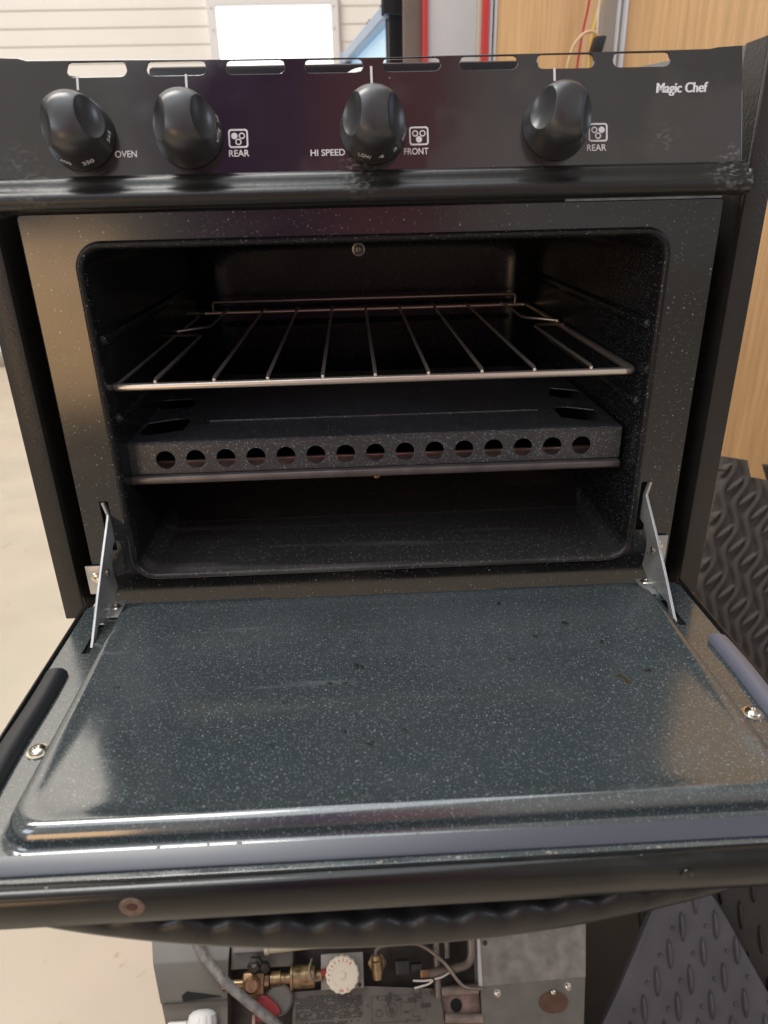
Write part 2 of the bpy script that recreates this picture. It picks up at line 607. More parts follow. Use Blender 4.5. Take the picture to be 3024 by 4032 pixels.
def rr(cx, cy, hx, hy, r, n=6):
    out = []
    for sx, sy, a0 in ((1, 1, 0), (-1, 1, 90), (-1, -1, 180), (1, -1, 270)):
        for k in range(n + 1):
            a = R(a0 + 90 * k / n)
            out.append((cx + sx * (hx - r) + r * math.cos(a), cy + sy * (hy - r) + r * math.sin(a)))
    return out


def circ(cx, cy, r, n=28, ry=None):
    ry = ry or r
    return [(cx + r * math.cos(2 * math.pi * k / n), cy + ry * math.sin(2 * math.pi * k / n)) for k in range(n)]


def flat(loops, th, bev=0.0, M=None):
    """2D outline with holes -> solid plate mesh, centred on z=0 of its own plane, then moved by M"""
    cu = bpy.data.curves.new('outline', 'CURVE')
    cu.dimensions = '2D'
    cu.fill_mode = 'BOTH'
    cu.extrude = max(th / 2 - bev, 1e-6)
    cu.bevel_depth = bev
    cu.bevel_resolution = 1
    if bev:
        cu.offset = -bev
    for L in loops:
        s = cu.splines.new('POLY')
        s.points.add(len(L) - 1)
        for p, (x, y) in zip(s.points, L):
            p.co = (x, y, 0, 1)
        s.use_cyclic_u = True
    o = bpy.data.objects.new('outline', cu)
    COL.objects.link(o)
    dg = bpy.context.evaluated_depsgraph_get()
    me = bpy.data.meshes.new_from_object(o.evaluated_get(dg))
    bpy.data.objects.remove(o)
    bpy.data.curves.remove(cu)
    if M is not None:
        me.transform(M)
    return me


def text(s, width, height, M, bold=.0, shear=0):
    cu = bpy.data.curves.new('text', 'FONT')
    cu.body = s
    cu.size = 1
    cu.offset = bold
    cu.shear = shear
    cu.extrude = .02
    cu.align_x = 'CENTER'
    o = bpy.data.objects.new('text', cu)
    COL.objects.link(o)
    dg = bpy.context.evaluated_depsgraph_get()
    me = bpy.data.meshes.new_from_object(o.evaluated_get(dg))
    bpy.data.objects.remove(o)
    bpy.data.curves.remove(cu)
    xs = [v.co.x for v in me.vertices]
    ys = [v.co.y for v in me.vertices]
    sx = width / (max(xs) - min(xs))
    sy = height / (max(ys) - min(ys)) if height else sx
    me.transform(Matrix.Translation(Vector((-(max(xs) + min(xs)) / 2, -(max(ys) + min(ys)) / 2, 0))))
    me.transform(M @ Matrix.Diagonal((sx, sy, .004, 1)))
    return me


def join(meshes):
    bm = NB()
    for me in meshes:
        bm.from_mesh(me)
        bpy.data.meshes.remove(me)
    me = bpy.data.meshes.new('joined')
    bm.to_mesh(me)
    bm.free()
    return me


def basis(o, x, y):
    x = Vector(x).normalized()
    y = Vector(y).normalized()
    z = x.cross(y)
    M_ = Matrix((x, y, z)).transposed().to_4x4()
    M_.translation = Vector(o)
    return M_


def screw_bm(bm, c, r, n_dir, h=.35, washer=True):
    z = Vector(n_dir).normalized()
    x = z.orthogonal().normalized()
    M_ = basis(c, x, z.cross(x))
    pr = []
    if washer:
        pr += [(r * 1.0, 0), (r * 1.0, r * .12), (r * .78, r * .16)]
    k = .74 if washer else 1
    pr += [(r * k, r * .10), (r * k * .97, r * (.1 + h * .5)), (r * k * .75, r * (.1 + h * .85)), (r * k * .35, r * (.1 + h)), (r * k * .22, r * (.1 + h * .75)), (0, r * (.1 + h * .7))]
    lathe(bm, pr, 20, M_)
    return bm


# ================================================================== SETTING
bm = NB()
box(bm, -9, 9, -9, 9, -.88, -.78)
fl = bobj('floor', bm, FLOOR, None, 0)
fl['kind'] = 'structure'

# back wall with lap siding and window
wall = empty('siding_wall', (-1.5, 4.6, -.78), 'cream wall of horizontal lap siding with a bright window, far behind the oven', 'wall')
bm = NB()
lap = .0905
z = -.78
prof = [(4.66, -.78)]
front = []
while z < 7.2:
    front += [(4.594, z), (4.5945, z + .014), (4.5985, z + lap - .010), (4.5995, z + lap)]
    z += lap
prof = front + [(4.70, z), (4.70, -.78)]
# leave the window opening: left piece, right piece, below, above
WX0, WX1, WZ0, WZ1 = -.80, -.045, .62, 1.345


def wall_piece(x0, x1, zlo, zhi):
    p = [q for q in front if zlo - 1e-6 <= q[1] <= zhi + 1e-6]
    p = [(4.595, zlo)] + p + [(4.595, zhi), (4.70, zhi), (4.70, zlo)]
    prof_x(bm, p, x0, x1)


wall_piece(-7, WX0, -.78, z)
wall_piece(WX1, 5, -.78, z)
wall_piece(WX0, WX1, -.78, WZ0)
wall_piece(WX0, WX1, WZ1, z)
bobj('siding', bm, SIDING, wall, 0)
wnd = finish('window', flat([rr((WX0 + WX1) / 2, (WZ0 + WZ1) / 2, (WX1 - WX0) / 2 + .012, (WZ1 - WZ0) / 2 + .012, .004, 2),
                            rr((WX0 + WX1) / 2, (WZ0 + WZ1) / 2, (WX1 - WX0) / 2 - .038, (WZ1 - WZ0) / 2 - .045, .004, 2)], .05, .006,
                           basis((0, 4.58, 0), (1, 0, 0), (0, 0, 1))), WHITE_FRAME, wall, 30)
bm = NB()
box(bm, WX0 + .03, WX1 - .03, 4.600, 4.606, WZ0 + .03, WZ1 - .03)
bobj('pane', bm, PANE, wnd, 0)
bm = NB()
for zz in (.72, .95, 1.18, 1.29):
    for xx in (WX0 + .015, WX1 - .018):
        bm = NB()
        screw_bm(bm, (xx, 4.554, zz), .006, (0, -1, 0))
        bobj('frame_screw', bm, STEEL, wnd)
bm = NB()
box(bm, -7, 5, 4.54, 4.592, -.78, -.70, .006)
bobj('base_board', bm, mat('dull_skirting', (.36, .33, .29), .5), wall)

# tall panels standing behind the oven, right of the window
YB = 1.2
FZ = -.78


def slab(name, x0, x1, y0, y1, z1, mt, parent=None, bev=.002):
    b = NB()
    box(b, x0, x1, y0, y1, FZ, z1, bev)
    return bobj(name, b, mt, parent)


gp = empty('glass_screen', (.055, 1.58, FZ), 'pale blue glass in a black frame with blue grey top rail, left of brown board', 'glass panel')
# receding slab, from (.112,1.25) back to (.0,3.0); top edge level
A_, B_ = Vector((.104, 1.27, 0)), Vector((.006, 1.89, 0))
dirg = (B_ - A_).normalized()
L_ = (B_ - A_).length
Mg = basis((A_.x, A_.y, 0), dirg, (0, 0, 1))
TOPZ = .642


def gl(z0, z1, s0, s1, d0, d1, name, mt, bev=.003):
    b = NB()
    box(b, s0, s1, z0, z1, d0, d1, bev, 2, Mg)
    return bobj(name, b, mt, gp)


gl(FZ, TOPZ - .028, 0, .035, -.02, .02, 'frame_post', BLACK_FRAME)
gl(FZ, TOPZ - .028, L_ - .05, L_, -.02, .02, 'frame_post', BLACK_FRAME)
gl(TOPZ - .028, TOPZ, 0, L_, -.03, .02, 'top_rail', BLUE_RAIL)
gl(FZ, TOPZ - .028, .035, L_ - .05, -.008, .008, 'glass', GLASS_BLUE, .001)
gl(TOPZ + .001, TOPZ + .014, .10, .13, -.012, .012, 'clip', BLACK_FRAME)
gl(TOPZ + .001, TOPZ + .014, .27, .30, -.012, .012, 'clip', BLACK_FRAME)
gl(TOPZ - .022, TOPZ + .02, -.006, .018, -.032, .016, 'corner_block', BLACK_FRAME)

o = slab('board', .1075, .1465, YB, YB + .03, 2.4, BROWN_PANEL)
tag(o, 'narrow dark brown board standing between the blue glass and the red edged white panel', 'board')
wp = empty('display_panel', (.21, YB, FZ), 'tall white panel with red edge strips, standing left of the wood panels', 'panel')
slab('panel_face', .156, .2575, YB - .002, YB + .02, 2.4, WHITE_PANEL, wp)
slab('edge_strip', .146, .156, YB - .012, YB + .02, 2.4, RED_TRIM, wp)
slab('edge_strip', .268, .2815, YB - .012, YB + .02, 2.4, RED_TRIM, wp)
slab('inner_strip', .2575, .268, YB - .005, YB + .02, 2.4, CREAM_EDGE, wp)
w1 = empty('wood_panel', (.4, YB, FZ), 'honey coloured wood grain panel behind the hanging cords, left of the metal trim', 'wood panel', 'wood grain panels behind the oven')
slab('panel_face', .2985, .512, YB, YB + .02, 1.5, WOOD, w1)
slab('metal_edge', .2815, .2895, YB - .006, YB + .018, 1.5, ALU, w1)
slab('dark_edge', .2895, .2925, YB - .003, YB + .018, 1.5, BLACK_FRAME, w1)
slab('metal_edge', .2925, .2985, YB - .006, YB + .018, 1.5, ALU, w1)
ps = empty('trim_post', (.54, YB, FZ), 'beige post with pale ribbed metal strip between the two wood panels', 'post')
slab('post_body', .512, .541, YB - .015, YB + .03, 1.5, BEIGE_POST, ps)
for x0, x1, dy in ((.541, .5485, .018), (.5485, .5535, .010), (.5535, .563, .020), (.563, .5675, .010)):
    slab('ribbed_strip', x0, x1, YB - dy, YB + .03, 1.5, ALU, ps)
w2 = empty('wood_panel', (1.0, YB, FZ), 'wide honey coloured wood grain panel right of the metal trim, behind the woven mat', 'wood panel', 'wood grain panels behind the oven')
slab('panel_face', .5675, 1.9, YB, YB + .02, 1.5, WOOD, w2)


def cord(name, pts, r, mt, label):
    b = NB()
    tube(b, curve_pts(pts, 8), r, 8)
    o_ = bobj(name, b, mt)
    tag(o_, label, 'cord', 'cords hanging in front of the wood panels')
    return o_


YC = YB - .05
cord('cord', [(.52, YC, 2.3), (.51, YC, 1.7), (.50, YC, 1.2), (.492, YC, .95), (.485, YC, .75), (.4735, YC, .62), (.4585, YC, .505), (.448, YC, .25), (.45, YC, -.2), (.46, YC, -.77)], .0022, RED_CORD, 'thin straight red cord hanging in front of the wood')
cord('cord', [(.56, YC, 2.3), (.55, YC, 1.7), (.538, YC, 1.2), (.526, YC, .95), (.515, YC, .75), (.500, YC, .63), (.487, YC, .57), (.4825, YC, .51), (.481, YC, .3), (.475, YC, -.77)], .0040, YEL_CORD, 'thick yellow cord hanging beside the beige post')
cord('cord', [(.480, YC - .012, 2.3), (.483, YC - .012, 1.6), (.486, YC - .012, 1.1), (.4885, YC - .012, .75), (.4895, YC - .012, .6), (.490, YC - .012, .555), (.492, YC - .012, .3), (.495, YC - .012, -.77)], .0024, WHITE_CORD, 'thin whitish cord hanging between red and yellow cords')
cord('cord', [(.490, YC - .022, .548), (.480, YC - .022, .556), (.466, YC - .022, .556), (.452, YC - .022, .546), (.438, YC - .022, .522), (.43, YC - .022, .45), (.428, YC - .022, .1), (.43, YC - .022, -.77)], .0030, TAN_CORD, 'tan cord looping over from the black tape')
bm = NB()
box(bm, .479, .501, YC - .030, YC - .004, .520, .549, .003, 2)
for v in bm.verts:
    v.co.x += (v.co.z - .53) * .25
o = bobj('tape_wrap', bm, TAPE)
tag(o, 'black tape wrapped around the hanging cords just above the oven top', 'tape')

# woven foam mat leaning behind, right of the oven
SX, SZ, TH = .62, .64, .016


def mat_out(x, z):          # puzzle tabs along top and left edges
    return True


bm = NB()
nx, nz = 330, 340
pitch, wl = .0262, .0820
CA, SA = math.cos(R(42)), math.sin(R(42))


def woven(x, z):
    best = 0.0
    k0 = int(round(x / pitch))
    for k in (k0 - 1, k0, k0 + 1):
        # leaf shaped seeds, one column per pitch, each column a quarter lower than the last
        t = (z + k * .0195) / wl
        dz = (t - math.floor(t) - .5) * wl
        dx = x - k * pitch
        al = dx * SA + dz * CA
        ac = dx * CA - dz * SA
        q = abs(al) / .0215
        if q < 1:
            hw_ = .0052 * (1 - q * q)
            if abs(ac) < hw_:
                best = max(best, .0095 * math.sqrt(1 - (ac / hw_) ** 2) * (1 - q * q) ** .35)
        # wavy bar between two seed columns
        t2 = (z + (k + .5) * .0195) / wl
        xc = (k + .5) * pitch + .0066 * math.sin(2 * math.pi * (t2 + .5))
        d = abs(x - xc) / .0068
        if d < 1:
            best = max(best, .0075 * math.sqrt(1 - d * d))
    return best


tabs_t = lambda x: .022 if (x % .085) < .048 else 0.0
grid = {}
for i in range(nx + 1):
    for j in range(nz + 1):
        x, z = SX * i / nx, SZ * j / nz
        grid[i, j] = bm.verts.new((x, z, woven(x, z) + TH))
keep = lambda x, z: not (z > SZ - .026 and .050 < ((x + .012 + (z - SZ) * .55) % .088)) 
for i in range(nx):
    for j in range(nz):
        xm, zm = SX * (i + .5) / nx, SZ * (j + .5) / nz
        if keep(xm, zm):
            bm.faces.new((grid[i, j], grid[i + 1, j], grid[i + 1, j + 1], grid[i, j + 1]))
bmesh.ops.delete(bm, geom=[v for v in bm.verts if not v.link_faces], context='VERTS')
edges = [e for e in bm.edges if len(e.link_faces) == 1]
ex = bmesh.ops.extrude_edge_only(bm, edges=edges)
for v in [g for g in ex['geom'] if isinstance(g, bmesh.types.BMVert)]:
    v.co.z = 0
lean = math.atan2(.20, .61)
a_ = R(-12)
xax = Vector((math.cos(a_), math.sin(a_) * math.sin(lean), math.sin(a_) * math.cos(lean)))
nrm = Vector((0, -math.cos(lean), math.sin(lean)))
yax = nrm.cross(xax)
Mw = basis((.468, .405, -.745), xax, yax)
me = bpy.data.meshes.new('foam')
bmesh.ops.recalc_face_normals(bm, faces=bm.faces)
bm.to_mesh(me)
bm.free()
o = finish('foam_mat', me, FOAM, None, 60, True)
o.matrix_world = Mw
tag(o, 'brown grey foam mat with woven leaf relief, leaning right of the oven', 'floor mat')

# lit patch of tread mat cut as its own sheet, and dark mat on the floor
b28 = R(28)
Mm = basis((.45, .05, -.60), (1, 0, 0), (0, math.sin(b28), math.cos(b28)))
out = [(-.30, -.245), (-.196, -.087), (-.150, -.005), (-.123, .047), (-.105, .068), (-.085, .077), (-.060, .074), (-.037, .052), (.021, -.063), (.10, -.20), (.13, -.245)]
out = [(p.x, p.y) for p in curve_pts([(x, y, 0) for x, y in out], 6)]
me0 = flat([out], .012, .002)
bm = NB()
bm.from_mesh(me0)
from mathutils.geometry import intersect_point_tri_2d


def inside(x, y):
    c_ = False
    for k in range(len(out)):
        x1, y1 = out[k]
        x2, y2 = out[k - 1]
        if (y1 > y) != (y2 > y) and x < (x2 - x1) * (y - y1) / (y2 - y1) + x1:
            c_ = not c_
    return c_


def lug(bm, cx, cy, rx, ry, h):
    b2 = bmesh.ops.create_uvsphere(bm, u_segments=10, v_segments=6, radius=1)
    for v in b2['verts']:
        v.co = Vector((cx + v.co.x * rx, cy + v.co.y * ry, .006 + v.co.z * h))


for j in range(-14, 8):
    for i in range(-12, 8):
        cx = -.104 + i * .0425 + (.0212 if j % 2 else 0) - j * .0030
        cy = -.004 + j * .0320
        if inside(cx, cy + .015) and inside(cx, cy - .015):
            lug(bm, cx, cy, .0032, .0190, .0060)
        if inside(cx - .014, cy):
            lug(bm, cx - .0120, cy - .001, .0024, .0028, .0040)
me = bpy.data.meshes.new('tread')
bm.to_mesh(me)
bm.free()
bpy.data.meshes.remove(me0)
o = finish('tread_mat', me, LIT_MAT, None, 40, True)
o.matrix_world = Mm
tag(o, 'lit part of the rubber tread mat with raised lugs, cut as its own sheet, leaning beside the metal heater box', 'floor mat')
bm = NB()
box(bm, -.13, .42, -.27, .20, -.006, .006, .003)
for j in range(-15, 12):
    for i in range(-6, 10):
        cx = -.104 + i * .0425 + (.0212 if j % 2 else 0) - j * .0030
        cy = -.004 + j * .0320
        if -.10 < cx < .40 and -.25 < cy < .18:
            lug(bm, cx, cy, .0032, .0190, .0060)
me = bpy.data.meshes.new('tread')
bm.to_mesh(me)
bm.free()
o = finish('tread_mat', me, DARK_MAT, None, 40, True)  # shaded part of the mat, built as a separate darker sheet
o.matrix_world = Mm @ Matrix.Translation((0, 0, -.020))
tag(o, 'shaded part of the tread mat, made as a darker sheet behind the lit part at the lower right', 'floor mat')
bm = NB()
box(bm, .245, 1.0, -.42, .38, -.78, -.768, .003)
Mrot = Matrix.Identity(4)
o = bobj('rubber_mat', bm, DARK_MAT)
tag(o, 'plain black rubber mat lying flat on the floor under the tread mat', 'floor mat')

# stand the oven rests on
bm = NB()
box(bm, -.21, .21, .20, .50, -.5515, -.0500, .004)
o = bobj('oven_stand', bm, STAND)
tag(o, 'plain black stand under the back of the oven', 'stand')

# ================================================================== OVEN RANGE
OV = empty('oven_range', (0, .25, -.0485), 'black gas range with three burner knobs, its oven door dropped open', 'oven')

# --- side flanges and side panels
for s in (-1, 1):
    bm = NB()
    x0, x1 = sorted((s * .2548, s * .2715))
    prof_ = [(0, -.0485), (0, .362), (.36, .388), (.42, .388), (.42, -.0485)]
    # front flange
    box(bm, x0, x1, 0, .006, -.0485, .362, .0012)
    # inner return of the flange
    xi0, xi1 = sorted((s * .2548, s * .2563))
    box(bm, xi0, xi1, .0055, .034, -.0485, .362)
    bobj('trim_flange', bm, FLANGE, OV)
    bm = NB()
    xa, xb = sorted((s * .2700, s * .2714))
    prof_x(bm, [(.006, -.0485), (.006, .3615), (.36, .388), (.50, .388), (.50, -.0485)], xa, xb)
    bobj('side_panel', bm, mat('inner_side_enamel', (.20, .20, .21), .28, vary=(30, .3), bump=(150, .25)) if s > 0 else FLANGE, OV)
bm = NB()
for s in (-1, 1):
    xa, xb = sorted((s * .2395, s * .2562))
    bm = NB()
    box(bm, xa, xb, .034, .036, -.0485, .2665)
    bobj('recess_back', bm, GROOVE, OV, 0)
bm = NB()
box(bm, -.2698, .2698, .036, .50, -.0484, -.0465)
box(bm, -.2698, .2698, .498, .50, -.0463, .30)
bobj('chassis', bm, GROOVE, OV, 0)

# --- oven front frame with opening and hinge slots
OX, OZ0, OZ1 = .205, -.0105, .247
cz, hz = (OZ0 + OZ1) / 2, (OZ1 - OZ0) / 2
Mfront = basis((0, .0012, 0), (1, 0, 0), (0, 0, 1))       # its z axis points to -y
outer = rr(0, (.2670 - .075) / 2, .2400, (.2670 + .075) / 2, .003, 3)
hole = rr(0, cz, OX, hz, .017, 8)
slotL = rr(-.2205, .0365, .0032, .0215, .0005, 1)
slotR = rr(.2128, .0358, .0032, .0215, .0005, 1)
finish('front_frame', flat([outer, hole, slotL, slotR], .0024, .0006, Mfront), ENAMEL_FRAME, OV)
bm = NB()
for s in (-1, 1):
    xa, xb = sorted((s * .2385, s * .2398))
    bm = NB()
    box(bm, xa, xb, .0026, .034, -.070, .2665)
    bobj('frame_side', bm, ENAMEL_FRAME, OV, 0)
bm = NB()
box(bm, -.2385, -.2085, .006, .008, .005, .07)
bobj('hinge_slot_shade', bm, SHADE_BLACK, OV, 0)
bm = NB()
box(bm, .2085, .2385, .006, .008, .005, .07)
bobj('hinge_slot_shade', bm, SHADE_BLACK, OV, 0)

# --- oven liner with rolled lip
def ring(off, y, r=.017, zlo=0.0):
    return [(x, y, z_) for x, z_ in rr(0, cz, OX + off, hz + off, max(r + off, .002), 8)]


bm = NB()
loops = [ring(.0022, .0030), ring(.0026, -.0004), ring(.0016, -.0022), ring(.0002, -.0028), ring(-.0014, -.0020), ring(-.0026, .0000), ring(-.0032, .004), ring(-.0034, .02), ring(-.0034, .35, .03), ring(-.0050, .372, .04), ring(-.0110, .390, .05), ring(-.020, .399, .055), ring(-.034, .402, .06)]
loft(bm, loops, False, True)
lin = bobj('oven_liner', bm, ENAMEL_IN, OV, 50)
bm = NB()   # rising floor panel at the back
pp = []
for k in range(9):
    t = k / 8
    pp.append((.098 + .17 * t, -.0062 + .085 * (t ** 1.4)))
prof_x(bm, pp + [(.30, .0788), (.30, -.0068), (.098, -.0068)], -.2008, .2008)
for v in bm.verts:      # bow the front line forward at the left and right ends
    if v.co.y < .2:
        v.co.y += .0
RISER = mat('smeared_liner_back', (.034, .028, .027), .22, rvary=(20, .15, .4))
overlay(RISER, noise_mask(16, .55, .70, .5, (.6, 1.4, 1.4)), (.085, .068, .06), .4)
bobj('floor_riser', bm, RISER, lin)
bm = NB()
for s in (-1, 1):
    for zz, yf in ((.1815, .012), (.1215, .014)):
        bm = NB()
        tube(bm, [(s * .2025, yf, zz), (s * .2025, yf + .05, zz), (s * .2025, .34, zz)], .0052, 10, True, True)
        bobj('rack_rail', bm, ENAMEL_IN, lin)
bm = NB()
screw_bm(bm, (-.0085, .4015, .2125), .0078, (0, -1, 0))
bobj('wall_screw', bm, STEEL, lin)
bm = NB()
for zz in (.128,):
    tube(bm, [(-.18, .4015, zz), (.18, .4015, zz)], .0035, 8)
bobj('wall_rib', bm, ENAMEL_IN, lin)

# --- burner cover (flame spreader) with its row of holes
sp = None
YS = .022
Ms = basis((0, YS + .0006, 0), (1, 0, 0), (0, 0, 1))
hs = [circ(-.1733 + k * .02412, .0830, .0076) for k in range(15)]
fr = rr(-.003, .0841, .2000, .0128, .0012, 2)
sp = finish('burner_cover', flat([fr] + hs, .0012, .0003, Ms), ENAMEL_SPREAD, OV)
Mt = basis((0, 0, .0974), (1, 0, 0), (0, 1, 0))


def leaf(x0, y0, x1, y1, wd, n=12):
    a = Vector((x0, y0))
    b = Vector((x1, y1))
    d = (b - a)
    nn = Vector((-d.y, d.x)).normalized()
    o1 = [a + d * (k / n) + nn * wd * math.sin(math.pi * k / n) ** 1.15 for k in range(n)]
    o2 = [a + d * (k / n) - nn * wd * math.sin(math.pi * k / n) ** 1.15 for k in range(n, 0, -1)]
    return [tuple(p) for p in o1 + o2]


holes = [leaf(-.1990, .0770, -.1640, .0540, .0255), leaf(-.1990, .1200, -.1760, .1560, .0210), leaf(.1550, .0525, .1890, .0715, .0250), leaf(.1720, .1500, .1880, .1050, .0165)]
top_ = [(-.2028, YS + .0015), (.1968, YS + .0015), (.1968, .250), (-.2028, .250)]
finish('top_plate', flat([top_] + holes, .0012, .0003, Mt), ENAMEL_SPREAD, sp)
bm = NB()
for xs in (-.2026, .1958):
    bm = NB()
    box(bm, xs, xs + .0009, YS + .0015, .25, .0714, .0966)
    bobj('side_plate', bm, ENAMEL_SPREAD, sp, 0)
bm = NB()
tube(bm, [(-.2028, YS + .0006, .0968), (.1968, YS + .0006, .0968)], .0009, 8)
tube(bm, [(-.145, .075, .0984), (.140, .075, .0984)], .0012, 8, True, True)
bobj('pressed_rib', bm, ENAMEL_SPREAD, sp)
bm = NB()
box(bm, -.2032, .1972, .0165, .0300, .0640, .0708, .0022, 3)
bobj('shelf_lip', bm, LIP, sp)
bm = NB()
tube(bm, [(-.19, .0510, .0712), (.185, .0510, .0712)], .0015, 12)
bobj('burner_tube', bm, COPPER, sp)
bm = NB()
box(bm, -.198, .192, .0245, .0495, .0692, .0706)
bobj('shelf', bm, mat('pink_brown_shelf', (.58, .40, .35), .35, .3, vary=(30, .3)), sp, 0)
bm = NB()
box(bm, -.198, .192, .0530, .245, .0655, .0670)
bobj('inner_tray', bm, SHADE_BLACK, sp, 0)  # tray coloured near black for the dark seen through the holes
bm = NB()
lathe(bm, [(.0032, 0), (.0032, .002), (.0015, .0035), (0, .0035)], 14, basis((-.004, .0225, .0640), (1, 0, 0), (0, -1, 0)))
bobj('orifice_screw', bm, mat('copper_dot', (.5, .22, .1), .35, 1), sp)

# --- control panel (leans back)
TILT = R(19.5)
Mp = basis((0, -.011, .289), (1, 0, 0), (0, math.sin(TILT), math.cos(TILT)))
PN = Vector((0, -math.cos(TILT), math.sin(TILT)))
top = [(.2425, .0730), (.226, .0722), (.221, .0712), (.190, .0708), (.10, .0702), (.05, .0700), (.02, .0695), (0, .0696), (-.03, .0699), (-.09, .0700), (-.17, .0710), (-.218, .0713), (-.2235, .0728), (-.2425, .0733)]
pout = [(-.2425, -.003), (.2425, -.003)] + top
slots = []
for k in range(8):
    xc = -.1747 + k * .05005
    hw = .0188
    # rounded bottom corners, slanted top corners
    L = []
    for sx in (-1, 1):
        pass
    zt, zb = .0697 - .0009 * max(0, 1 - abs(xc) / .16), .0607
    L = [(xc - hw + .004, zb), (xc + hw - .004, zb)]
    L += [(xc + hw - .004 + .004 * math.sin(R(a)), zb + .004 - .004 * math.cos(R(a))) for a in (25, 50, 75)]
    L += [(xc + hw, zb + .0042), (xc + hw - .0012, zt - .0008), (xc + hw - .003, zt), (xc - hw + .003, zt), (xc - hw + .0012, zt - .0008), (xc - hw, zb + .0042)]
    L += [(xc - hw + .004 - .004 * math.sin(R(a)), zb + .004 - .004 * math.cos(R(a))) for a in (75, 50, 25)]
    slots.append(L)
pm = flat([pout] + slots, .0012, .0003, Mp @ Matrix.Translation((0, 0, -.0006)))
CPAN = finish('control_panel', pm, BLACK_GLOSS, OV)
bm = NB()   # folded top edge going back
pts = [(x, t) for x, t in top]
for (x0, t0), (x1, t1) in zip(pts[:-1], pts[1:]):
    a = Mp @ Vector((x0, t0 - .0002, -.0010))
    b = Mp @ Vector((x1, t1 - .0002, -.0010))
    vs_ = [bm.verts.new(q) for q in (a, b, b + Vector((0, .003, .0005)), a + Vector((0, .003, .0005)))]
    bm.faces.new(vs_)
    vs_ = [bm.verts.new(q) for q in (a + Vector((0, 0, -.0008)), b + Vector((0, 0, -.0008)), b + Vector((0, .003, -.0002)), a + Vector((0, .003, -.0002)))]
    bm.faces.new(vs_)
bobj('folded_edge', bm, mat('chipped_steel_edge', (.55, .52, .50), .25, .9, vary=(30, .6)), CPAN, 0)


def ptext(s, x, t, wd, ht, bold=.012, mt=WHITE_INK, name='lettering', shear=0):
    me_ = text(s, wd, ht, Mp @ Matrix.Translation((x, t, .00025)), bold, shear)
    return finish(name, me_, mt, CPAN, 0)


ptext('OVEN', -.1597, .0130, .0138, .0042)
ptext('REAR', -.0876, .0120, .0130, .0041)
ptext('HI SPEED', -.0306, .0112, .0222, .0041)
ptext('FRONT', .0268, .0108, .0158, .0041)
ptext('REAR', .1453, .0106, .0128, .0041)
bl = []
for k in range(4):
    bl.append(text('Magic Chef', .0342, .0083, Mp @ Matrix.Translation((.2020 + .00016 * k, .0462, .00025 + .00003 * k)), .008, .12))
finish('brand_lettering', join(bl), WHITE_INK, CPAN, 0)
for x, t0, t1 in ((-.1872, .0527, .0612), (-.1188, .0527, .0612), (-.0006, .0527, .0640), (.1182, .0527, .0608)):
    me_ = flat([rr(x, (t0 + t1) / 2, .0007, (t1 - t0) / 2, .0003, 2)], .0004, 0, Mp @ Matrix.Translation((0, 0, .00025)))
    finish('pointer_line', me_, WHITE_INK, CPAN, 0)
for x, t, filled in ((-.0877, .0211, 0), (.0288, .0203, 2), (.1463, .0201, 1)):
    loops = [rr(0, 0, .0063, .0058, .0018, 4), rr(0, 0, .0053, .0048, .0012, 4)]
    cs = ((-.0024, .0016), (.0024, .0016), (0, -.0021))
    me_s = [flat(loops, .0004, 0)]
    for k, (cx, cy) in enumerate(cs):
        L = [circ(cx, cy, .0020, 20)]
        if k != filled:
            L.append(circ(cx, cy, .0013, 20))
        me_s.append(flat(L, .0004, 0))
    me_ = join(me_s)
    me_.transform(Mp @ Matrix.Translation((x, t, .00025)))
    finish('burner_icon', me_, WHITE_INK, CPAN, 0)

# knobs
KP = [(.0216, 0), (.0217, .0012), (.0214, .0030), (.0206, .0070), (.0200, .0100), (.0197, .0125), (.0193, .016), (.0184, .0205), (.0168, .0245), (.0140, .0278), (.0100, .0300), (.005, .0310), (0, .0312)]
prof_k = [(p.x, p.y) for p in curve_pts([(a, b, 0) for a, b in KP], 3)]


def knob_mesh():
    b = NB()
    lathe(b, prof_k, 56)
    bmesh.ops.recalc_face_normals(b, faces=b.faces)
    me_ = bpy.data.meshes.new('knob')
    b.to_mesh(me_)
    b.free()
    ko = bpy.data.objects.new('k', me_)
    COL.objects.link(ko)
    cut = []
    for s in (-1, 1):
        b = NB()
        bmesh.ops.create_uvsphere(b, u_segments=48, v_segments=32, radius=1)
        for v in b.verts:
            v.co = Vector((s * .0217 + v.co.x * .0142, v.co.y * .0235 - .0010, .0350 + v.co.z * .0225))
        cm = bpy.data.meshes.new('c')
        b.to_mesh(cm)
        b.free()
        co = bpy.data.objects.new('c', cm)
        COL.objects.link(co)
        cut.append(co)
        md = ko.modifiers.new('b', 'BOOLEAN')
        md.operation = 'DIFFERENCE'
        md.solver = 'EXACT'
        md.object = co
    dg = bpy.context.evaluated_depsgraph_get()
    res = bpy.data.meshes.new_from_object(ko.evaluated_get(dg))
    for q in [ko] + cut:
        bpy.data.objects.remove(q)
    return res


KM = knob_mesh()


def skirt_text(s, ang, wd, ht, Mk, parent, rad=.0203, h=.0085, mt=DIM_INK, flip=False):
    a = R(ang)
    rad_d = Vector((math.cos(a), math.sin(a), 0))
    tang = Vector((-math.sin(a), math.cos(a), 0))
    nrm_ = (rad_d + Vector((0, 0, .16))).normalized()
    upv = nrm_.cross(tang) * -1 if False else Vector((-rad_d.x * .16, -rad_d.y * .16, 1)).normalized()
    xa = tang
    ya = upv
    if flip:
        xa, ya = -tang, -upv
    M_ = basis(rad_d * rad + Vector((0, 0, h)) + nrm_ * .0003, xa, ya)
    return text(s, wd, ht, Mk @ M_, .01)


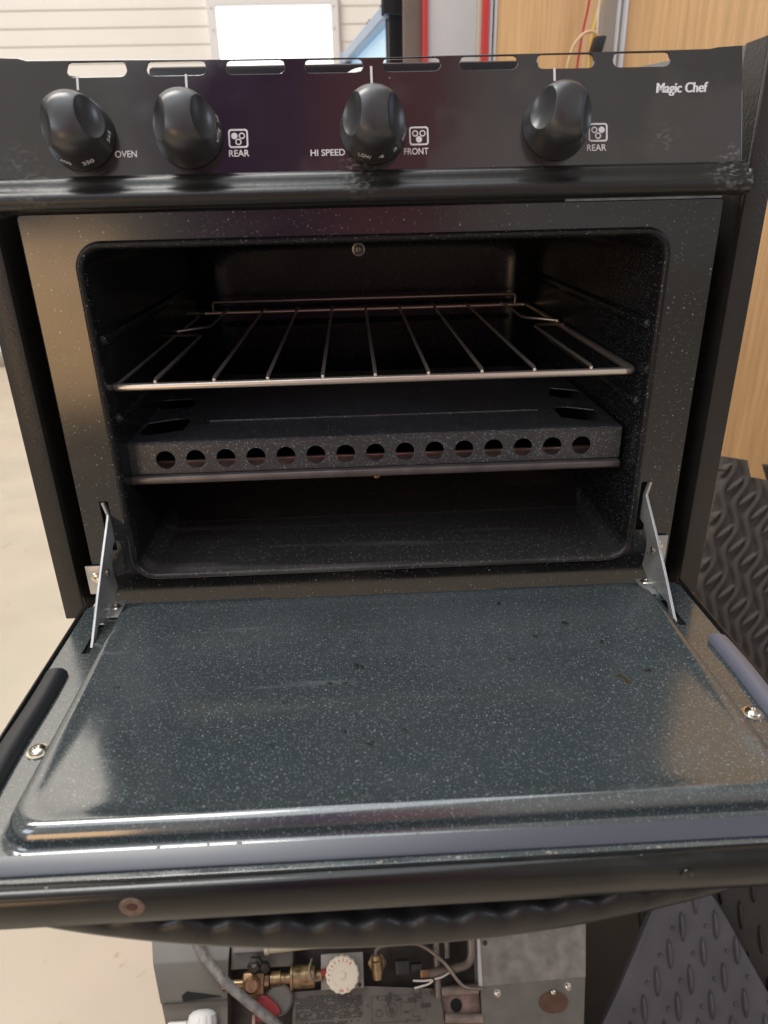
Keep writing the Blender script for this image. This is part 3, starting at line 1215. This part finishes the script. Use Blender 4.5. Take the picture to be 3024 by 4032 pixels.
kn = [(-.1872, .0246, 9, [('265', -12, .0055, .0030), ('350', -72, .0062, .0030), ('400', -112, .0062, .0028), ('OFF', 50, .0062, .0026)]),
      (-.1188, .0246, 2, [('HI', 14, .0032, .0028), ('LITE', -14, .0064, .0028)]),
      (-.0006, .0246, -2, [('LOW', -108, .0070, .0030), ('4', -78, .0028, .0028), ('2', -50, .0026, .0028), ('HI', -24, .0032, .0028)]),
      (.1182, .0246, -8, [])]
for x, t, rot, marks in kn:
    Mk = Mp @ Matrix.Translation((x, t, .0004)) @ Matrix.Rotation(R(rot), 4, 'Z')
    me_ = KM.copy()
    me_.transform(Mk)
    K = finish('control_knob', me_, PLASTIC, OV, 32)
    ms = [skirt_text(s, a - rot, wd * 1.2, ht * 1.15, Mk, K) for s, a, wd, ht in marks]
    if ms:
        dots = []
        finish('dial_marking', join(ms), WHITE_INK, K, 0)

# moulding under the panel
bm = NB()
bead = [(-.0100, .2895), (-.0130, .2880), (-.0150, .2868), (-.0165, .2845), (-.0178, .2818), (-.0205, .2805), (-.0232, .2790), (-.0246, .2768), (-.0250, .2745), (-.0240, .2718), (-.0215, .2698), (-.0180, .2688), (-.010, .2686), (.012, .2686), (.012, .2895)]
prof_x(bm, bead, -.2470, .2470)
bmesh.ops.bevel(bm, geom=[e for e in bm.edges if abs(e.verts[0].co.x - e.verts[1].co.x) < 1e-6 and abs(abs(e.verts[0].co.x) - .247) < 1e-6 and e.verts[0].co.y < .01 and e.verts[1].co.y < .01], offset=.0022, segments=3, affect='EDGES')
bobj('front_moulding', bm, BLACK_TRIM, OV, 50)

# things behind the vent slots
bm = NB()
box(bm, -.152, .118, .050, .40, .300, .3572, .003)
bobj('burner_box', bm, mat('purple_black_box', (.012, .010, .013), .35), OV)
bm = NB()
lathe(bm, [(.0205, 0), (.0205, .003), (.018, .006), (.006, .0075), (0, .0075)], 30, basis((-.005, .049, .3335), (1, 0, 0), (0, 0, 1)))
bobj('burner_cap', bm, PALE_CAP, OV)

# --- hinge arms and clips
def arm(x, prof_, kink_z, lean_, name='hinge_arm'):
    M_ = basis((x, 0, 0), (0, 1, 0), (0, 0, 1))
    me_ = flat([prof_], .0021, .0004, M_)
    for v in me_.vertices:
        if v.co.z > kink_z:
            v.co.x += lean_ * (v.co.z - kink_z)
    return finish(name, me_, STEEL, OV, 30)


ap = [(.003, .0573), (-.0012, .0573), (-.0012, .0468), (-.0035, .0450), (-.0321, .0220), (-.0512, .0055), (-.0782, -.0195), (-.0860, -.0255), (-.0840, -.0285), (-.0740, -.0240), (-.0658, -.0160), (-.0401, -.0168), (-.0330, -.0215), (-.0214, -.0141), (-.0130, -.0114), (-.0158, .0030), (-.0160, .0077), (-.0131, .0157), (-.0052, .0225), (.004, .0232), (.004, .045)]
ar = arm(.2145, ap, .0455, .20)
al = arm(-.2185, ap, .0435, -.22)
for s, x, A in ((1, .2145, ar), (-1, -.2185, al)):
    bm = NB()
    screw_bm(bm, (x - s * .0011, -.0285, .0095), .0030, (-s, 0, 0), .3, False)
    bobj('rivet', bm, SCREW, A)
    bm = NB()   # bent foot of the hinge on the door
    box(bm, min(x - s * .001, x - s * .0105), max(x - s * .001, x - s * .0105), -.048, -.024, -.0196, -.0180, .0006)
    bobj('hinge_foot', bm, STEEL, A)
for x0, x1, z0, z1 in ((-.2450, -.2260, -.0235, .0025), (.2230, .2372, -.0135, .0095)):
    bm = NB()
    box(bm, x0, x1, -.0030, -.0012, z0, z1, .0005)
    C_ = bobj('hinge_clip', bm, STEEL, OV)
    bm = NB()
    screw_bm(bm, ((x0 + .0085) if x0 < 0 else (x1 - .0085), -.0030, (z0 + z1) / 2 + .003), .0048, (0, -1, 0), .4, False)
    bobj('clip_screw', bm, SCREW, C_)

# --- door, dropped open
DW, DY0, DY1, DZ = .2386, -.0262, -.2800, -.0203
Md = basis((0, 0, DZ - .0008), (1, 0, 0), (0, 1, 0))
dout = [(DW, DY0 - .006), (.2300, DY0), (.088, DY0), (.084, DY0 - .003), (-.090, DY0 - .003), (-.094, DY0 + .001), (-.232, DY0 + .001), (-DW, DY0 - .006), (-DW, DY1), (DW, DY1)]
dsl = rr(-.2190, -.0735, .0028, .0190, .0008, 2)
dsr = rr(.2160, -.0720, .0028, .0180, .0008, 2)
DOOR = finish('oven_door', flat([dout[::-1], dsl, dsr], .0016, .0003, Md), ENAMEL_DOOR, OV)
# embossed centre
bm = NB()
cyE = (-.0415 - .2622) / 2
hyE = (.2622 - .0415) / 2


def er(off, z_, r):
    return [(x, y, z_) for x, y in rr(0, cyE, .2062 + off, hyE + off, r, 8)]


loft(bm, [er(.0026, DZ + .0002, .016), er(.0008, DZ + .0004, .016), er(-.0006, DZ + .0016, .016), er(-.0016, DZ + .0045, .016), er(-.0024, DZ + .0082, .016), er(-.0040, DZ + .0107, .016), er(-.0066, DZ + .0121, .017), er(-.0092, DZ + .0122, .018), er(-.0125, DZ + .0114, .020), er(-.020, DZ + .0110, .022), er(-.030, DZ + .0110, .025)], False, True)
bobj('embossed_panel', bm, ENAMEL_DOOR, DOOR, 60)
STAIN = (.1440, -.1609)
CRUMBS = [(-.0232, -.1368, .0017), (-.0433, -.1535, .0012), (-.0327, -.1548, .0010), (-.1783, -.1463, .0013), (-.0697, -.1697, .0011), (-.0739, -.2069, .0011),
          (-.0180, -.2099, .0012), (-.0332, -.2004, .0009), (-.0225, -.2011, .0009), (-.0993, -.1986, .0009), (-.1401, -.1272, .0008), (-.1653, -.1123, .0007),
          (.1613, -.1569, .0013), (.0819, -.0679, .0012), (.1246, -.0975, .0012), (.1009, -.1122, .0012), (.1433, -.1225, .0010), (.0769, -.1373, .0010), (.0380, -.1669, .0009), (.0029, -.2010, .0011), (.0197, -.1393, .0009)]
CRUMBS += [(rnd.uniform(-.17, .17), rnd.uniform(-.23, -.06), rnd.uniform(.0004, .0007)) for _ in range(26)]
bm = NB()
for x, y_, r_ in CRUMBS:
    r_ *= 1.35
    for k in range(3 if r_ > .0013 else 1):
        q = bmesh.ops.create_icosphere(bm, subdivisions=2, radius=r_)
        ox, oy = rnd.uniform(-1, 1) * r_, rnd.uniform(-1, 1) * r_
        a_ = rnd.uniform(0, 3)
        sx, sy = rnd.uniform(.6, 1.5), rnd.uniform(.5, .9)
        for v in q['verts']:
            px, py = v.co.x * sx * (1 + .3 * math.sin(5 * v.co.y / r_)), v.co.y * sy
            v.co = Vector((x + ox + px * math.cos(a_) - py * math.sin(a_), y_ + oy + px * math.sin(a_) + py * math.cos(a_), DZ + .0110 + v.co.z * .3))
o = bobj('burnt_crumbs', bm, mat('burnt_crumb', (.007, .005, .004), .6), DOOR)
o['kind'] = 'stuff'
bm = NB()
for k in range(14):
    q = bmesh.ops.create_icosphere(bm, subdivisions=2, radius=.0016)
    ox, oy, sc = rnd.gauss(0, .0012), rnd.gauss(0, .005), rnd.uniform(.4, 1.0)
    for v in q['verts']:
        v.co = Vector((STAIN[0] + ox * .8 - oy * .25 + v.co.x * sc, STAIN[1] + oy + v.co.y * sc, DZ + .0110 + v.co.z * .12))
bobj('brown_stain', bm, mat('dried_brown_stain', (.040, .028, .014), .4), DOOR)
# outer shell: rim, front face, underside
bm = NB()
dp = [(DY1 - .0002, -.0235), (DY1 - .0010, -.0200), (-.2820, -.0182), (-.2845, -.0176), (-.2872, -.0180), (-.2888, -.0190), (-.2892, -.0200), (-.2886, -.0204), (-.2895, -.0212), (-.2896, -.0385), (-.2885, -.0400), (-.2860, -.0402), (-.0262, -.0380), (-.0262, -.0225), (DY1, -.0225)]
prof_x(bm, dp, -DW - .0004, DW + .0004)
bobj('door_shell', bm, DOOR_PAINT, DOOR, 50)
bm = NB()
for x0 in (-DW - .0026, DW + .0006):
    bm = NB()
    box(bm, x0, x0 + .0020, -.2885, -.0262, -.0400, -.0180, .0008)
    bobj('door_edge', bm, DOOR_PAINT, DOOR)
# gaskets
GP = [(-.0074, 0), (-.0070, .0030), (-.0045, .0052), (0, .0058), (.0045, .0050), (.0070, .0026), (.0074, 0)]


def gasket(x, y0, y1, skew, mt):
    b = NB()
    rows = []
    for k in range(15):
        t = k / 14
        y = y0 + (y1 - y0) * t
        rows.append([(x + px + .0006 * math.sin(9 * t), y, DZ + .0003 + pz * (1 + skew * px / .0074)) for px, pz in GP])
    loft(b, rows, True, True)
    return bobj('gasket', b, mt, DOOR, 50)


gasket(-.2296, -.1165, -.262, .10, RUBBER)
gasket(.2318, -.1115, -.262, -.32, mat('bright_sheen_rubber', (.14, .145, .185), .3, ior=1.7))  # same gasket as the left, reflected blue sheen painted into its colour
bm = NB()
fs = [(-.2672, DZ + .0003), (-.2672, DZ + .0040), (-.2678, DZ + .0047), (-.2752, DZ + .0022), (-.2766, DZ + .0012), (-.2768, DZ + .0003)]
prof_x(bm, fs, -.2370, .2370)
bobj('gasket', bm, SHEEN_RUBBER, DOOR, 40)
for c_ in ((-.2147, -.0337), (-.2134, -.1909), (.2115, -.0291), (.2165, -.1883)):
    bm = NB()
    screw_bm(bm, (c_[0], c_[1], DZ + .0001), .0064, (0, 0, 1), .42)
    bobj('door_screw', bm, SCREW, DOOR)
# rust ring and dark screw on the front edge
bm = NB()
lathe(bm, [(.0060, 0), (.0057, .0005), (.0046, .0009), (.0034, .0006), (.0024, .0001)], 28, basis((-.1328, -.2896, -.0278), (1, 0, 0), (0, 0, 1)))
RF = bobj('rusty_fastener', bm, mat('pale_rust', (.17, .115, .085), .7, vary=(260, .4)), DOOR)
bm = NB()
lathe(bm, [(.0026, 0), (.0022, .0005), (0, .0006)], 20, basis((-.1328, -.2897, -.0278), (1, 0, 0), (0, 0, 1)))
bobj('rust_core', bm, mat('dark_rust', (.085, .035, .022), .8, vary=(300, .4)), RF)
bm = NB()
screw_bm(bm, (.1315, -.2896, -.0262), .0032, (0, -1, 0), .3, False)
bobj('edge_screw', bm, DOOR_PAINT, DOOR)
# crumbs lodged along the door edge
bm = NB()
for k in range(70):
    x = rnd.uniform(-.23, .23)
    y, z_ = rnd.choice(((-.2635, DZ + .0004), (-.2645, DZ + .0004), (-.2785, DZ - .0002), (-.2792, DZ), (-.2850, -.0178)))
    r_ = rnd.uniform(.0003, .0008)
    q = bmesh.ops.create_icosphere(bm, subdivisions=1, radius=r_)
    st = rnd.uniform(.8, 2.4)
    for v in q['verts']:
        v.co = Vector((x + v.co.x * st, y + v.co.y, z_ + v.co.z * .7))
cr = bobj('crumb_dust', bm, CRUMB, DOOR)
cr['kind'] = 'stuff'
# handle: bowed grip below the front edge
bm = NB()
N = 96
rows = []
hw = .205
for k in range(N + 1):
    t = -1 + 2 * k / N
    x = -.008 + t * hw
    bow = 1 - t * t
    zb = -.0400 - .0385 * (bow ** .85)
    ampl = min(1, max(0, (1 - abs(t)) * 4)) * .0028
    wv_ = ampl * math.sin(2 * math.pi * (x + .12) / .0245)
    thk = .0085 + .010 * bow ** .6
    zt = zb + thk + wv_
    zt = min(zt, -.0405 - .0002) if bow < .05 else zt
    yf = -.2795 - .004 * bow
    prof_h = [(yf + .030, zb + .004), (yf + .006, zb), (yf + .001, zb + .0012), (yf, zb + .004), (yf + .0005, zt - .0035), (yf + .003, zt - .0008), (yf + .007, zt), (yf + .024, zt + .001)]
    rows.append([(x, a, b) for a, b in prof_h])
loft(bm, rows, True, True)
bobj('door_handle', bm, HANDLE, DOOR, 60)

# --- oven rack: lifts out, so a thing of its own
RK = empty('oven_rack', (-.003, .19, .142), 'bright wire rack standing in the upper half of the black oven', 'oven rack')
zr, yf, yb, hxr = .1450, .0150, .378, .2010
bm = NB()
cpts = []
corner = .007
for cx, cy, a0 in ((hxr - corner, yf + corner, -90), (hxr - corner, yb - corner, 0), (-hxr + corner, yb - corner, 90), (-hxr + corner, yf + corner, 180)):
    for k in range(6):
        a = R(a0 + 90 * k / 5)
        cpts.append(Vector((-.003 + cx + corner * math.cos(a), cy + corner * math.sin(a), zr)))
tube(bm, cpts + [cpts[0]], .0029, 10, False)
bobj('outer_frame', bm, CHROME, RK, 60)
bm = NB()
tube(bm, [(-.188, yb - .003, zr + .001), (-.188, yb - .004, zr + .0115), (-.186, yb - .004, zr + .0135), (.180, yb - .004, zr + .0135), (.182, yb - .004, zr + .0115), (.182, yb - .003, zr + .001)], .0016, 8)
bobj('back_stop', bm, CHROME, RK, 60)
xs_ = [-.1258, -.0852, -.0433, -.0031, .0378, .0791, .1198]
for x in xs_:
    bm = NB()
    tube(bm, [(x, yf + .0005, zr + .0035), (x, yf + .004, zr + .0046), (x, .2, zr + .0046), (x, yb - .006, zr + .0046)], .0015, 8, True, True)
    bobj('cross_wire', bm, CHROME, RK, 60)
for x, s in ((-.1701, -1), (.1640, 1)):
    xe = s * .2010 - .003
    bm = NB()
    tube(bm, [(x, yf + .0005, zr + .0035), (x, yf + .004, zr + .0046), (x, .196, zr + .0046), (x + s * .004, .204, zr + .0046), (xe, .214, zr + .003)], .0015, 8, True, True)
    bobj('cross_wire', bm, CHROME, RK, 60)
    bm = NB()
    tube(bm, [(xe, .236, zr + .003), (x + s * .004, .250, zr + .0046), (x, .258, zr + .0046), (x, yb - .006, zr + .0046)], .0015, 8, True, True)
    bobj('cross_wire', bm, CHROME, RK, 60)

# ================================================================== HEATER on the floor, front face tilted up
A40 = R(40)
O = Vector((-.0636, .0425, -.5935))
HT = empty('heater_unit', O, 'old gas heater with galvanised box, ivory dial and brass valve, below the oven door', 'heater', None, (A40, 0, 0), True)
Minv = (Matrix.Translation(O) @ Matrix.Rotation(A40, 4, 'X')).inverted()
bm = NB()
prof_x(bm, [(-.038, -.705), (-.038, -.78), (.40, -.78), (.40, -.5525), (.150, -.5525), (.100, -.585)], -.0636 - .208, -.0636 + .285)
for v in bm.verts:
    v.co = Minv @ v.co
bobj('casing', bm, DARK_METAL, HT, 0)
# left painted box
bm = NB()


def prof_u(bm, prof, u0, u1, taper=0):
    A = [bm.verts.new((u0 + taper * (v - .02), v, h)) for v, h in prof]
    B = [bm.verts.new((u1, v, h)) for v, h in prof]
    n = len(prof)
    for k in range(n):
        bm.faces.new((A[k], A[(k + 1) % n], B[(k + 1) % n], B[k]))
    bm.faces.new(A[::-1])
    bm.faces.new(B)


prof_u(bm, [(-.13, -.02), (-.0245, -.004), (-.0230, -.0005), (.0165, .0035), (.0195, .0030), (.075, -.022), (.075, -.06), (-.13, -.06)], -.2305, -.1385, -.28)
bobj('side_box', bm, GREY_PAINT, HT, 25)
bm = NB()
box(bm, -.2130, -.1390, -.0242, -.0228, .0006, .0026)
bobj('box_seam', bm, DARK_METAL, HT, 0)
finish('arrow_slot_shade', flat([[(-.1930, -.0165), (-.1870, -.0125), (-.1450, -.0195), (-.1910, -.0225)]], .001, 0, Matrix.Translation((0, 0, .0030)) @ Matrix.Rotation(R(5), 4, 'X')), SHADE_BLACK, HT, 0)
bm = NB()
box(bm, -.1370, -.060, .006, .060, -.030, -.004, .002)
bobj('upper_box', bm, GREY_PAINT, HT)
bm = NB()
box(bm, -.1340, -.094, .024, .070, -.006, .006, .003)
bobj('grey_cover', bm, mat('lilac_grey_cover', (.21, .19, .185), .45, vary=(30, .2)), HT)
# cream pipe along the top
bm = NB()
tube(bm, [(-.092, .030, .004), (-.05, .032, .004), (.06, .038, .002), (.10, .045, 0)], .0085, 16)
tube(bm, [(-.094, .0302, .004), (-.089, .0304, .004)], .0100, 16)
bobj('cream_pipe', bm, mat('cream_pipe_paint', (.52, .48, .34), .45, vary=(50, .15)), HT)
# gas valve
bm = NB()
box(bm, -.1195, -.0935, -.0210, .0040, -.012, .010, .003)
lathe(bm, [(.0095, 0), (.0095, .012), (.007, .015), (0, .015)], 20, basis((-.1065, -.008, .008), (1, 0, 0), (0, 1, 0)))
V_ = bobj('gas_valve', bm, BRONZE, HT)
bm = NB()
lathe(bm, [(.0062, 0), (.0062, .006), (.0050, .008), (0, .008)], 8, basis((-.1185, -.0075, .001), (0, 0, 1), (0, 1, 0)) @ Matrix.Rotation(R(180), 4, 'Y'))
tube(bm, [(-.119, -.0075, .001), (-.140, -.0075, .001)], .0045, 12)
tube(bm, [(-.138, -.0075, .001), (-.1445, -.0075, .001)], .0068, 16)
bobj('brass_cap', bm, BRASS, V_)
bm = NB()
lathe(bm, [(.010, 0), (.010, .006), (.0065, .008), (.0065, .014), (.0035, .016), (0, .016)], 6, basis((-.1045, .012, .004), (1, 0, 0), (0, 1, .3)))
lathe(bm, [(.006, 0), (.006, .010), (0, .011)], 6, basis((-.093, .010, .002), (1, 0, 0), (0, 1, .3)))
bobj('dark_bolt', bm, mat('blackened_bolt', (.05, .045, .04), .4, .7), V_)
bm = NB()
lathe(bm, [(.0165, 0), (.0165, .004), (.014, .006), (0, .006)], 28, basis((-.0760, -.0265, -.002), (1, 0, 0), (0, 1, 0)))
bobj('grey_disc', bm, GREY_PAINT, V_)
finish('red_handle', flat([[(p.x, p.y) for p in curve_pts([(-.1060, -.0300, 0), (-.0990, -.0200, 0), (-.0900, -.0205, 0), (-.0780, -.0290, 0), (-.0730, -.0370, 0), (-.0790, -.0430, 0), (-.0920, -.0460, 0), (-.1040, -.0440, 0), (-.1060, -.0300, 0)], 5)[:-1]]], .007, .002, Matrix.Translation((0, 0, .0085))), RED_PLASTIC, V_)
bm = NB()
box(bm, -.106, -.102, -.052, -.038, .010, .014, .001)
bobj('handle_tip', bm, mat('pinkish_tip', (.35, .22, .18), .5), V_)
bm = NB()
M90 = basis((-.0905, -.0055, 0), (0, 0, 1), (0, 1, 0)) @ Matrix.Rotation(R(180), 4, 'Y')
tube(bm, [(-.093, -.0055, 0), (-.088, -.0055, 0)], .0105, 6)
tube(bm, [(-.0865, -.0055, 0), (-.0745, -.0055, 0)], .0085, 18)
tube(bm, [(-.0745, -.0055, 0), (-.060, -.0055, 0)], .0060, 18)
bobj('brass_fitting', bm, BRASS, HT, 30)
bm = NB()
tube(bm, [(-.0615, -.0045, .001), (-.0605, -.0045, .001), (-.0590, -.0045, .001)], .0142, 26)
tube(bm, [(-.0585, -.0045, .001), (-.0335, -.0045, .001), (-.0322, -.0045, .001)], [.0124, .0124, .0112], 26)
tube(bm, [(-.0322, -.0045, .001), (-.024, -.0045, .001)], .006, 18)
bobj('brass_barrel', bm, BRASS, HT, 30)
bm = NB()
tube(bm, curve_pts([(-.0360, .014, .006), (-.0385, .004, .012), (-.0350, -.0065, .014), (-.0270, -.008, .010)], 6), .0013, 8)
bobj('thin_wire', bm, TUBE, HT)
# thermostat plate + dial
bm = NB()
box(bm, -.0252, .0268, -.0197, .0176, -.003, .0010, .0006)
PL = bobj('thermostat_plate', bm, mat('grey_plate', (.25, .23, .21), .45, vary=(40, .12)), HT)
bm = NB()
lathe(bm, [(.0042, 0), (.0042, .006), (.003, .008), (0, .008)], 16, basis((-.0214, -.0010, .001), (1, 0, 0), (0, 1, 0)))
bobj('red_button', bm, RED_PLASTIC, PL)
bm = NB()
screw_bm(bm, (.0218, -.0165, .001), .0022, (0, 0, 1), .3, False)
bobj('plate_screw', bm, DARK_METAL, PL)
bm = NB()
rip = lambda k, h: (-.0007 if (k % 6) in (2, 3, 4) else 0)
DT = Matrix.Translation((.0012, -.0025, .001)) @ Matrix.Rotation(R(8), 4, 'X')
lathe(bm, [(.0196, 0), (.0203, .003), (.0203, .0100), (.0192, .0114), (.0130, .0118), (.0126, .0112), (.0048, .0112), (.0046, .0122), (.0034, .0126), (0, .0126)], 96, DT, rip)
D_ = bobj('dial', bm, IVORY, HT, 30)
ms = []


def dial_t(s, ang, wd, ht, rad=.0160):
    a = R(ang)
    rd = Vector((math.cos(a), math.sin(a), 0))
    tg = Vector((math.sin(a), -math.cos(a), 0))
    return text(s, wd, ht, DT @ basis(rd * rad + Vector((0, 0, .0117)), tg, rd), .01)


for s, a in zip('123456789', (50, 68, 86, 104, 122, 140, 158, 176, 195)):
    ms.append(dial_t(s, a, .0013 if s == '1' else .0021, .0032))
ms.append(dial_t('0', 292, .0020, .0030))
ms.append(dial_t('max', 265, .0056, .0026))
finish('dial_lettering', join(ms), RED_INK, D_, 0)
# pilot fitting, tubes
bm = NB()
lathe(bm, [(.0115, 0), (.0115, .006), (.0085, .008), (.0085, .010)], 6, basis((.0440, .0050, -.004), (1, 0, 0), (0, 1, 0)))
tube(bm, [(.044, -.012, .0), (.044, .004, .002), (.043, .010, .006)], [.006, .008, .0068], 16)
tube(bm, [(.043, .009, .007), (.043, .014, .008)], .0055, 16)
bobj('pilot_fitting', bm, BRASS, HT, 30)
bm = NB()
tube(bm, curve_pts([(.0425, .012, .008), (.044, .020, .010), (.056, .0245, .012), (.0945, .0235, .012), (.1236, .0045, .014), (.140, -.016, .014), (.150, -.024, .012), (.170, -.027, .008)], 8), .0022, 10)
bobj('gas_tube', bm, TUBE, HT)
bm = NB()
tube(bm, curve_pts([(.1625, .060, .006), (.1615, .025, .006), (.1600, .008, .006), (.1540, -.001, .006), (.140, -.0045, .006), (.107, -.0085, .006)], 8), .0052, 14)
bobj('bent_pipe', bm, TUBE, HT)
bm = NB()
tube(bm, [(.1195, .055, -.002), (.1165, -.035, -.002)], .0044, 12)
bobj('straight_pipe', bm, TUBE, HT)
bm = NB()
tube(bm, [(.133, .055, -.008), (.131, .005, -.008)], .004, 12)
bobj('straight_pipe', bm, TUBE, HT)
bm = NB()
tube(bm, curve_pts([(.0865, -.0145, .008), (.098, -.0150, .010), (.1100, -.0150, .010), (.104, -.0190, .009), (.088, -.0225, .006)], 6), .0011, 8)
tube(bm, curve_pts([(.113, -.014, .009), (.122, -.012, .012), (.132, -.008, .010)], 6), .0010, 8)
bobj('pale_wire', bm, WHITE_CORD, HT)
bm = NB()
box(bm, .0660, .0830, -.0080, .0065, -.012, .008, .0015)
bobj('black_block', bm, STAND, HT)
bm = NB()
box(bm, .0850, .0990, -.0060, .0020, -.014, .004, .0015)
bobj('black_block', bm, STAND, HT)
bm = NB()
box(bm, .0960, .1075, -.0130, -.0040, -.008, .007, .001)
bobj('bronze_block', bm, BRONZE, HT)
# wiring label
bm = NB()
LM = Matrix.Translation((0, 0, -.006)) @ Matrix.Rotation(R(-4), 4, 'X')
vsl = [bm.verts.new(LM @ Vector(p)) for p in ((-.0600, -.0205, 0), (.0300, -.0190, 0), (.1175, -.0260, 0), (.1225, -.0620, 0), (.1260, -.100, 0), (-.0600, -.100, 0))]
f_ = bm.faces.new(vsl)
bmesh.ops.solidify(bm, geom=[f_], thickness=.002)
LB = bobj('wiring_label', bm, LABEL, HT, 0)
mk = []
LMU = LM @ Matrix.Translation((0, 0, .0012))


def lrect(x0, x1, y0, y1):
    mk.append(flat([[(x0, y0), (x1, y0), (x1, y1), (x0, y1)]], .0003, 0, LMU))


y = -.0265
for row in range(22):
    x = -.056
    end = .024 if row < 14 else .012
    if row == 0:
        x, end = -.042, .012
    while x < end:
        wdt = rnd.uniform(.0012, .0046)
        if rnd.random() < .85:
            lrect(x, min(x + wdt, end), y + row * .0005 * 0, y + .0010)
        x += wdt + .0008
    y -= .0019 if row != 12 else .0040
for x0, x1, y0, y1 in ((.0350, .1050, -.0300, -.0296), (.0350, .0354, -.0560, -.0296), (.0350, .1000, -.0564, -.0560), (.0440, .0620, -.0340, -.0336), (.0700, .0980, -.0380, -.0376), (.0560, .0564, -.046, -.0330), (.0880, .0884, -.046, -.031), (.0700, .0704, -.050, -.038),
                       (.0520, .0580, -.0360, -.0310), (.0640, .0720, -.0355, -.0335), (.0800, .0880, -.0372, -.0330), (.0900, .0960, -.0350, -.0320), (.0420, .0435, -.033, -.0295), (.0740, .0800, -.0480, -.0466), (.0840, .0844, -.052, -.044), (.0840, .0940, -.0524, -.0520), (.1000, .1060, -.0440, -.0400), (.1010, .1014, -.0525, -.0440), (.0500, .0640, -.0402, -.0398), (.0560, .0600, -.0324, -.0270)):
    lrect(x0, x1, y0, y1)
for cx, cy, r_, fill in ((.0440, -.0470, .0040, 0), (.0590, -.0455, .0034, 1), (.0590, -.0440, .0075, 0), (.0970, -.0420, .0026, 1), (.0905, -.0270, .0050, 0), (.1100, -.0292, .0028, 1), (.0660, -.0330, .0030, 0)):
    L = [circ(cx, cy, r_, 20)]
    if not fill:
        L.append(circ(cx, cy, r_ - .0005, 20))
    mk.append(flat(L, .0003, 0, LMU))
mk.append(text('A', .0028, .0034, LMU @ Matrix.Translation((.0305, -.0385, 0)), .0))
mk.append(text('E', .0024, .0032, LMU @ Matrix.Translation((.0780, -.0560, 0)), .0))
mk.append(text('0', .0024, .0032, LMU @ Matrix.Translation((.0915, -.0560, 0)), .0))
finish('label_printing', join(mk), LABEL_INK, LB, 0)
# rusty bay between label and galvanised box
bm = NB()
box(bm, .1180, .1670, -.100, -.024, -.020, -.008)
bobj('rusty_bay', bm, RUSTY, HT, 0)
bm = NB()
lathe(bm, [(.0070, 0), (.0070, .001), (0, .001)], 20, basis((.1380, -.0445, -.0080), (1, 0, 0), (0, 1, 0)))
bobj('bay_hole_shade', bm, SHADE_BLACK, HT)
bm = NB()
tube(bm, [(.121, -.029, -.002), (.166, -.028, -.002)], .005, 12)
bobj('pale_rod', bm, DIRTY_ROD, HT)
bm = NB()
tube(bm, [(.123, -.056, -.002), (.168, -.058, -.002)], .005, 12)
bobj('pale_rod', bm, DIRTY_ROD, HT)
# galvanised box
GX = basis((0, 0, 0), (1, 0, 0), (0, 1, 0))
bm = NB()


def prism(bm, outline, h0, h1, bev=.0008):
    A = [bm.verts.new((x, y_, h0)) for x, y_ in outline]
    B = [bm.verts.new((x, y_, h1)) for x, y_ in outline]
    n = len(outline)
    fs_ = [bm.faces.new((A[k], A[(k + 1) % n], B[(k + 1) % n], B[k])) for k in range(n)]
    fs_.append(bm.faces.new(A[::-1]))
    fs_.append(bm.faces.new(B))
    return fs_


prism(bm, [(.1640, -.120), (.2780, -.120), (.2985, -.0225), (.1690, -.0255)], -.06, .0000)
GB = bobj('galvanised_box', bm, GALV_DARK, HT, 0)
bm = NB()
prism(bm, [(.1708, -.0255), (.2985, -.0222), (.3150, .0700), (.1745, .0700)], -.06, .0016)
bobj('cover_sheet', bm, GALV, GB, 0)
bm = NB()
prism(bm, [(.1660, -.028), (.1708, -.0255), (.1745, .07), (.1712, .07)], -.04, .0050)
bobj('folded_corner', bm, ALU, GB, 0)
bm = NB()
for c_ in ((.1881, -.0335), (.2750, -.0312)):
    bm = NB()
    screw_bm(bm, (c_[0], c_[1], .0001), .0042, (0, 0, 1), .5)
    bobj('box_screw', bm, SCREW, GB)
finish('oval_plate', flat([circ(.2554, -.0462, .0178, 30, .0112)], .0012, .0003, Matrix.Translation((0, 0, .0008))), BROWN_HOLE, GB)
bm = NB()
screw_bm(bm, (.2565, -.0358, .0015), .0028, (0, 0, 1), .5, False)
bobj('oval_screw', bm, SCREW, GB)
bm = NB()
screw_bm(bm, (.1790, .0195, .0018), .0030, (0, 0, 1), .3, False)
bobj('dark_screw', bm, DARK_METAL, GB)
# white ribbed knob standing at the left
bm = NB()
Mk2 = basis((-.1674, -.085, -.002), (1, 0, 0), (0, 0, -1))
lathe(bm, [(.0176, 0), (.0178, .030), (.0172, .042), (.0158, .0480), (.0120, .0515), (.0060, .0530), (0, .0532)], 72, Mk2, lambda k, h: (-.0010 if (k % 6) in (0, 1) and h < .047 else 0))
bobj('ribbed_knob', bm, WHITE_PLASTIC, HT, 30)
bm = NB()
box(bm, -.2080, -.1850, -.075, -.0425, -.006, .004, .002)
bobj('white_tab', bm, WHITE_PLASTIC, HT)

# hose over the heater
Mh = Matrix.Translation(O) @ Matrix.Rotation(A40, 4, 'X')
bm = NB()
hp = [(-.188, .070, .004), (-.1785, .046, .012), (-.1705, .030, .016), (-.1390, -.0010, .022), (-.1120, -.0215, .024), (-.0760, -.0480, .022), (-.048, -.076, .016), (-.03, -.11, -.01)]
tube(bm, [Mh @ p for p in curve_pts(hp, 8)], .0058, 14)
o = bobj('hose', bm, CABLE)
tag(o, 'worn grey hose crossing over the front of the old heater', 'hose')
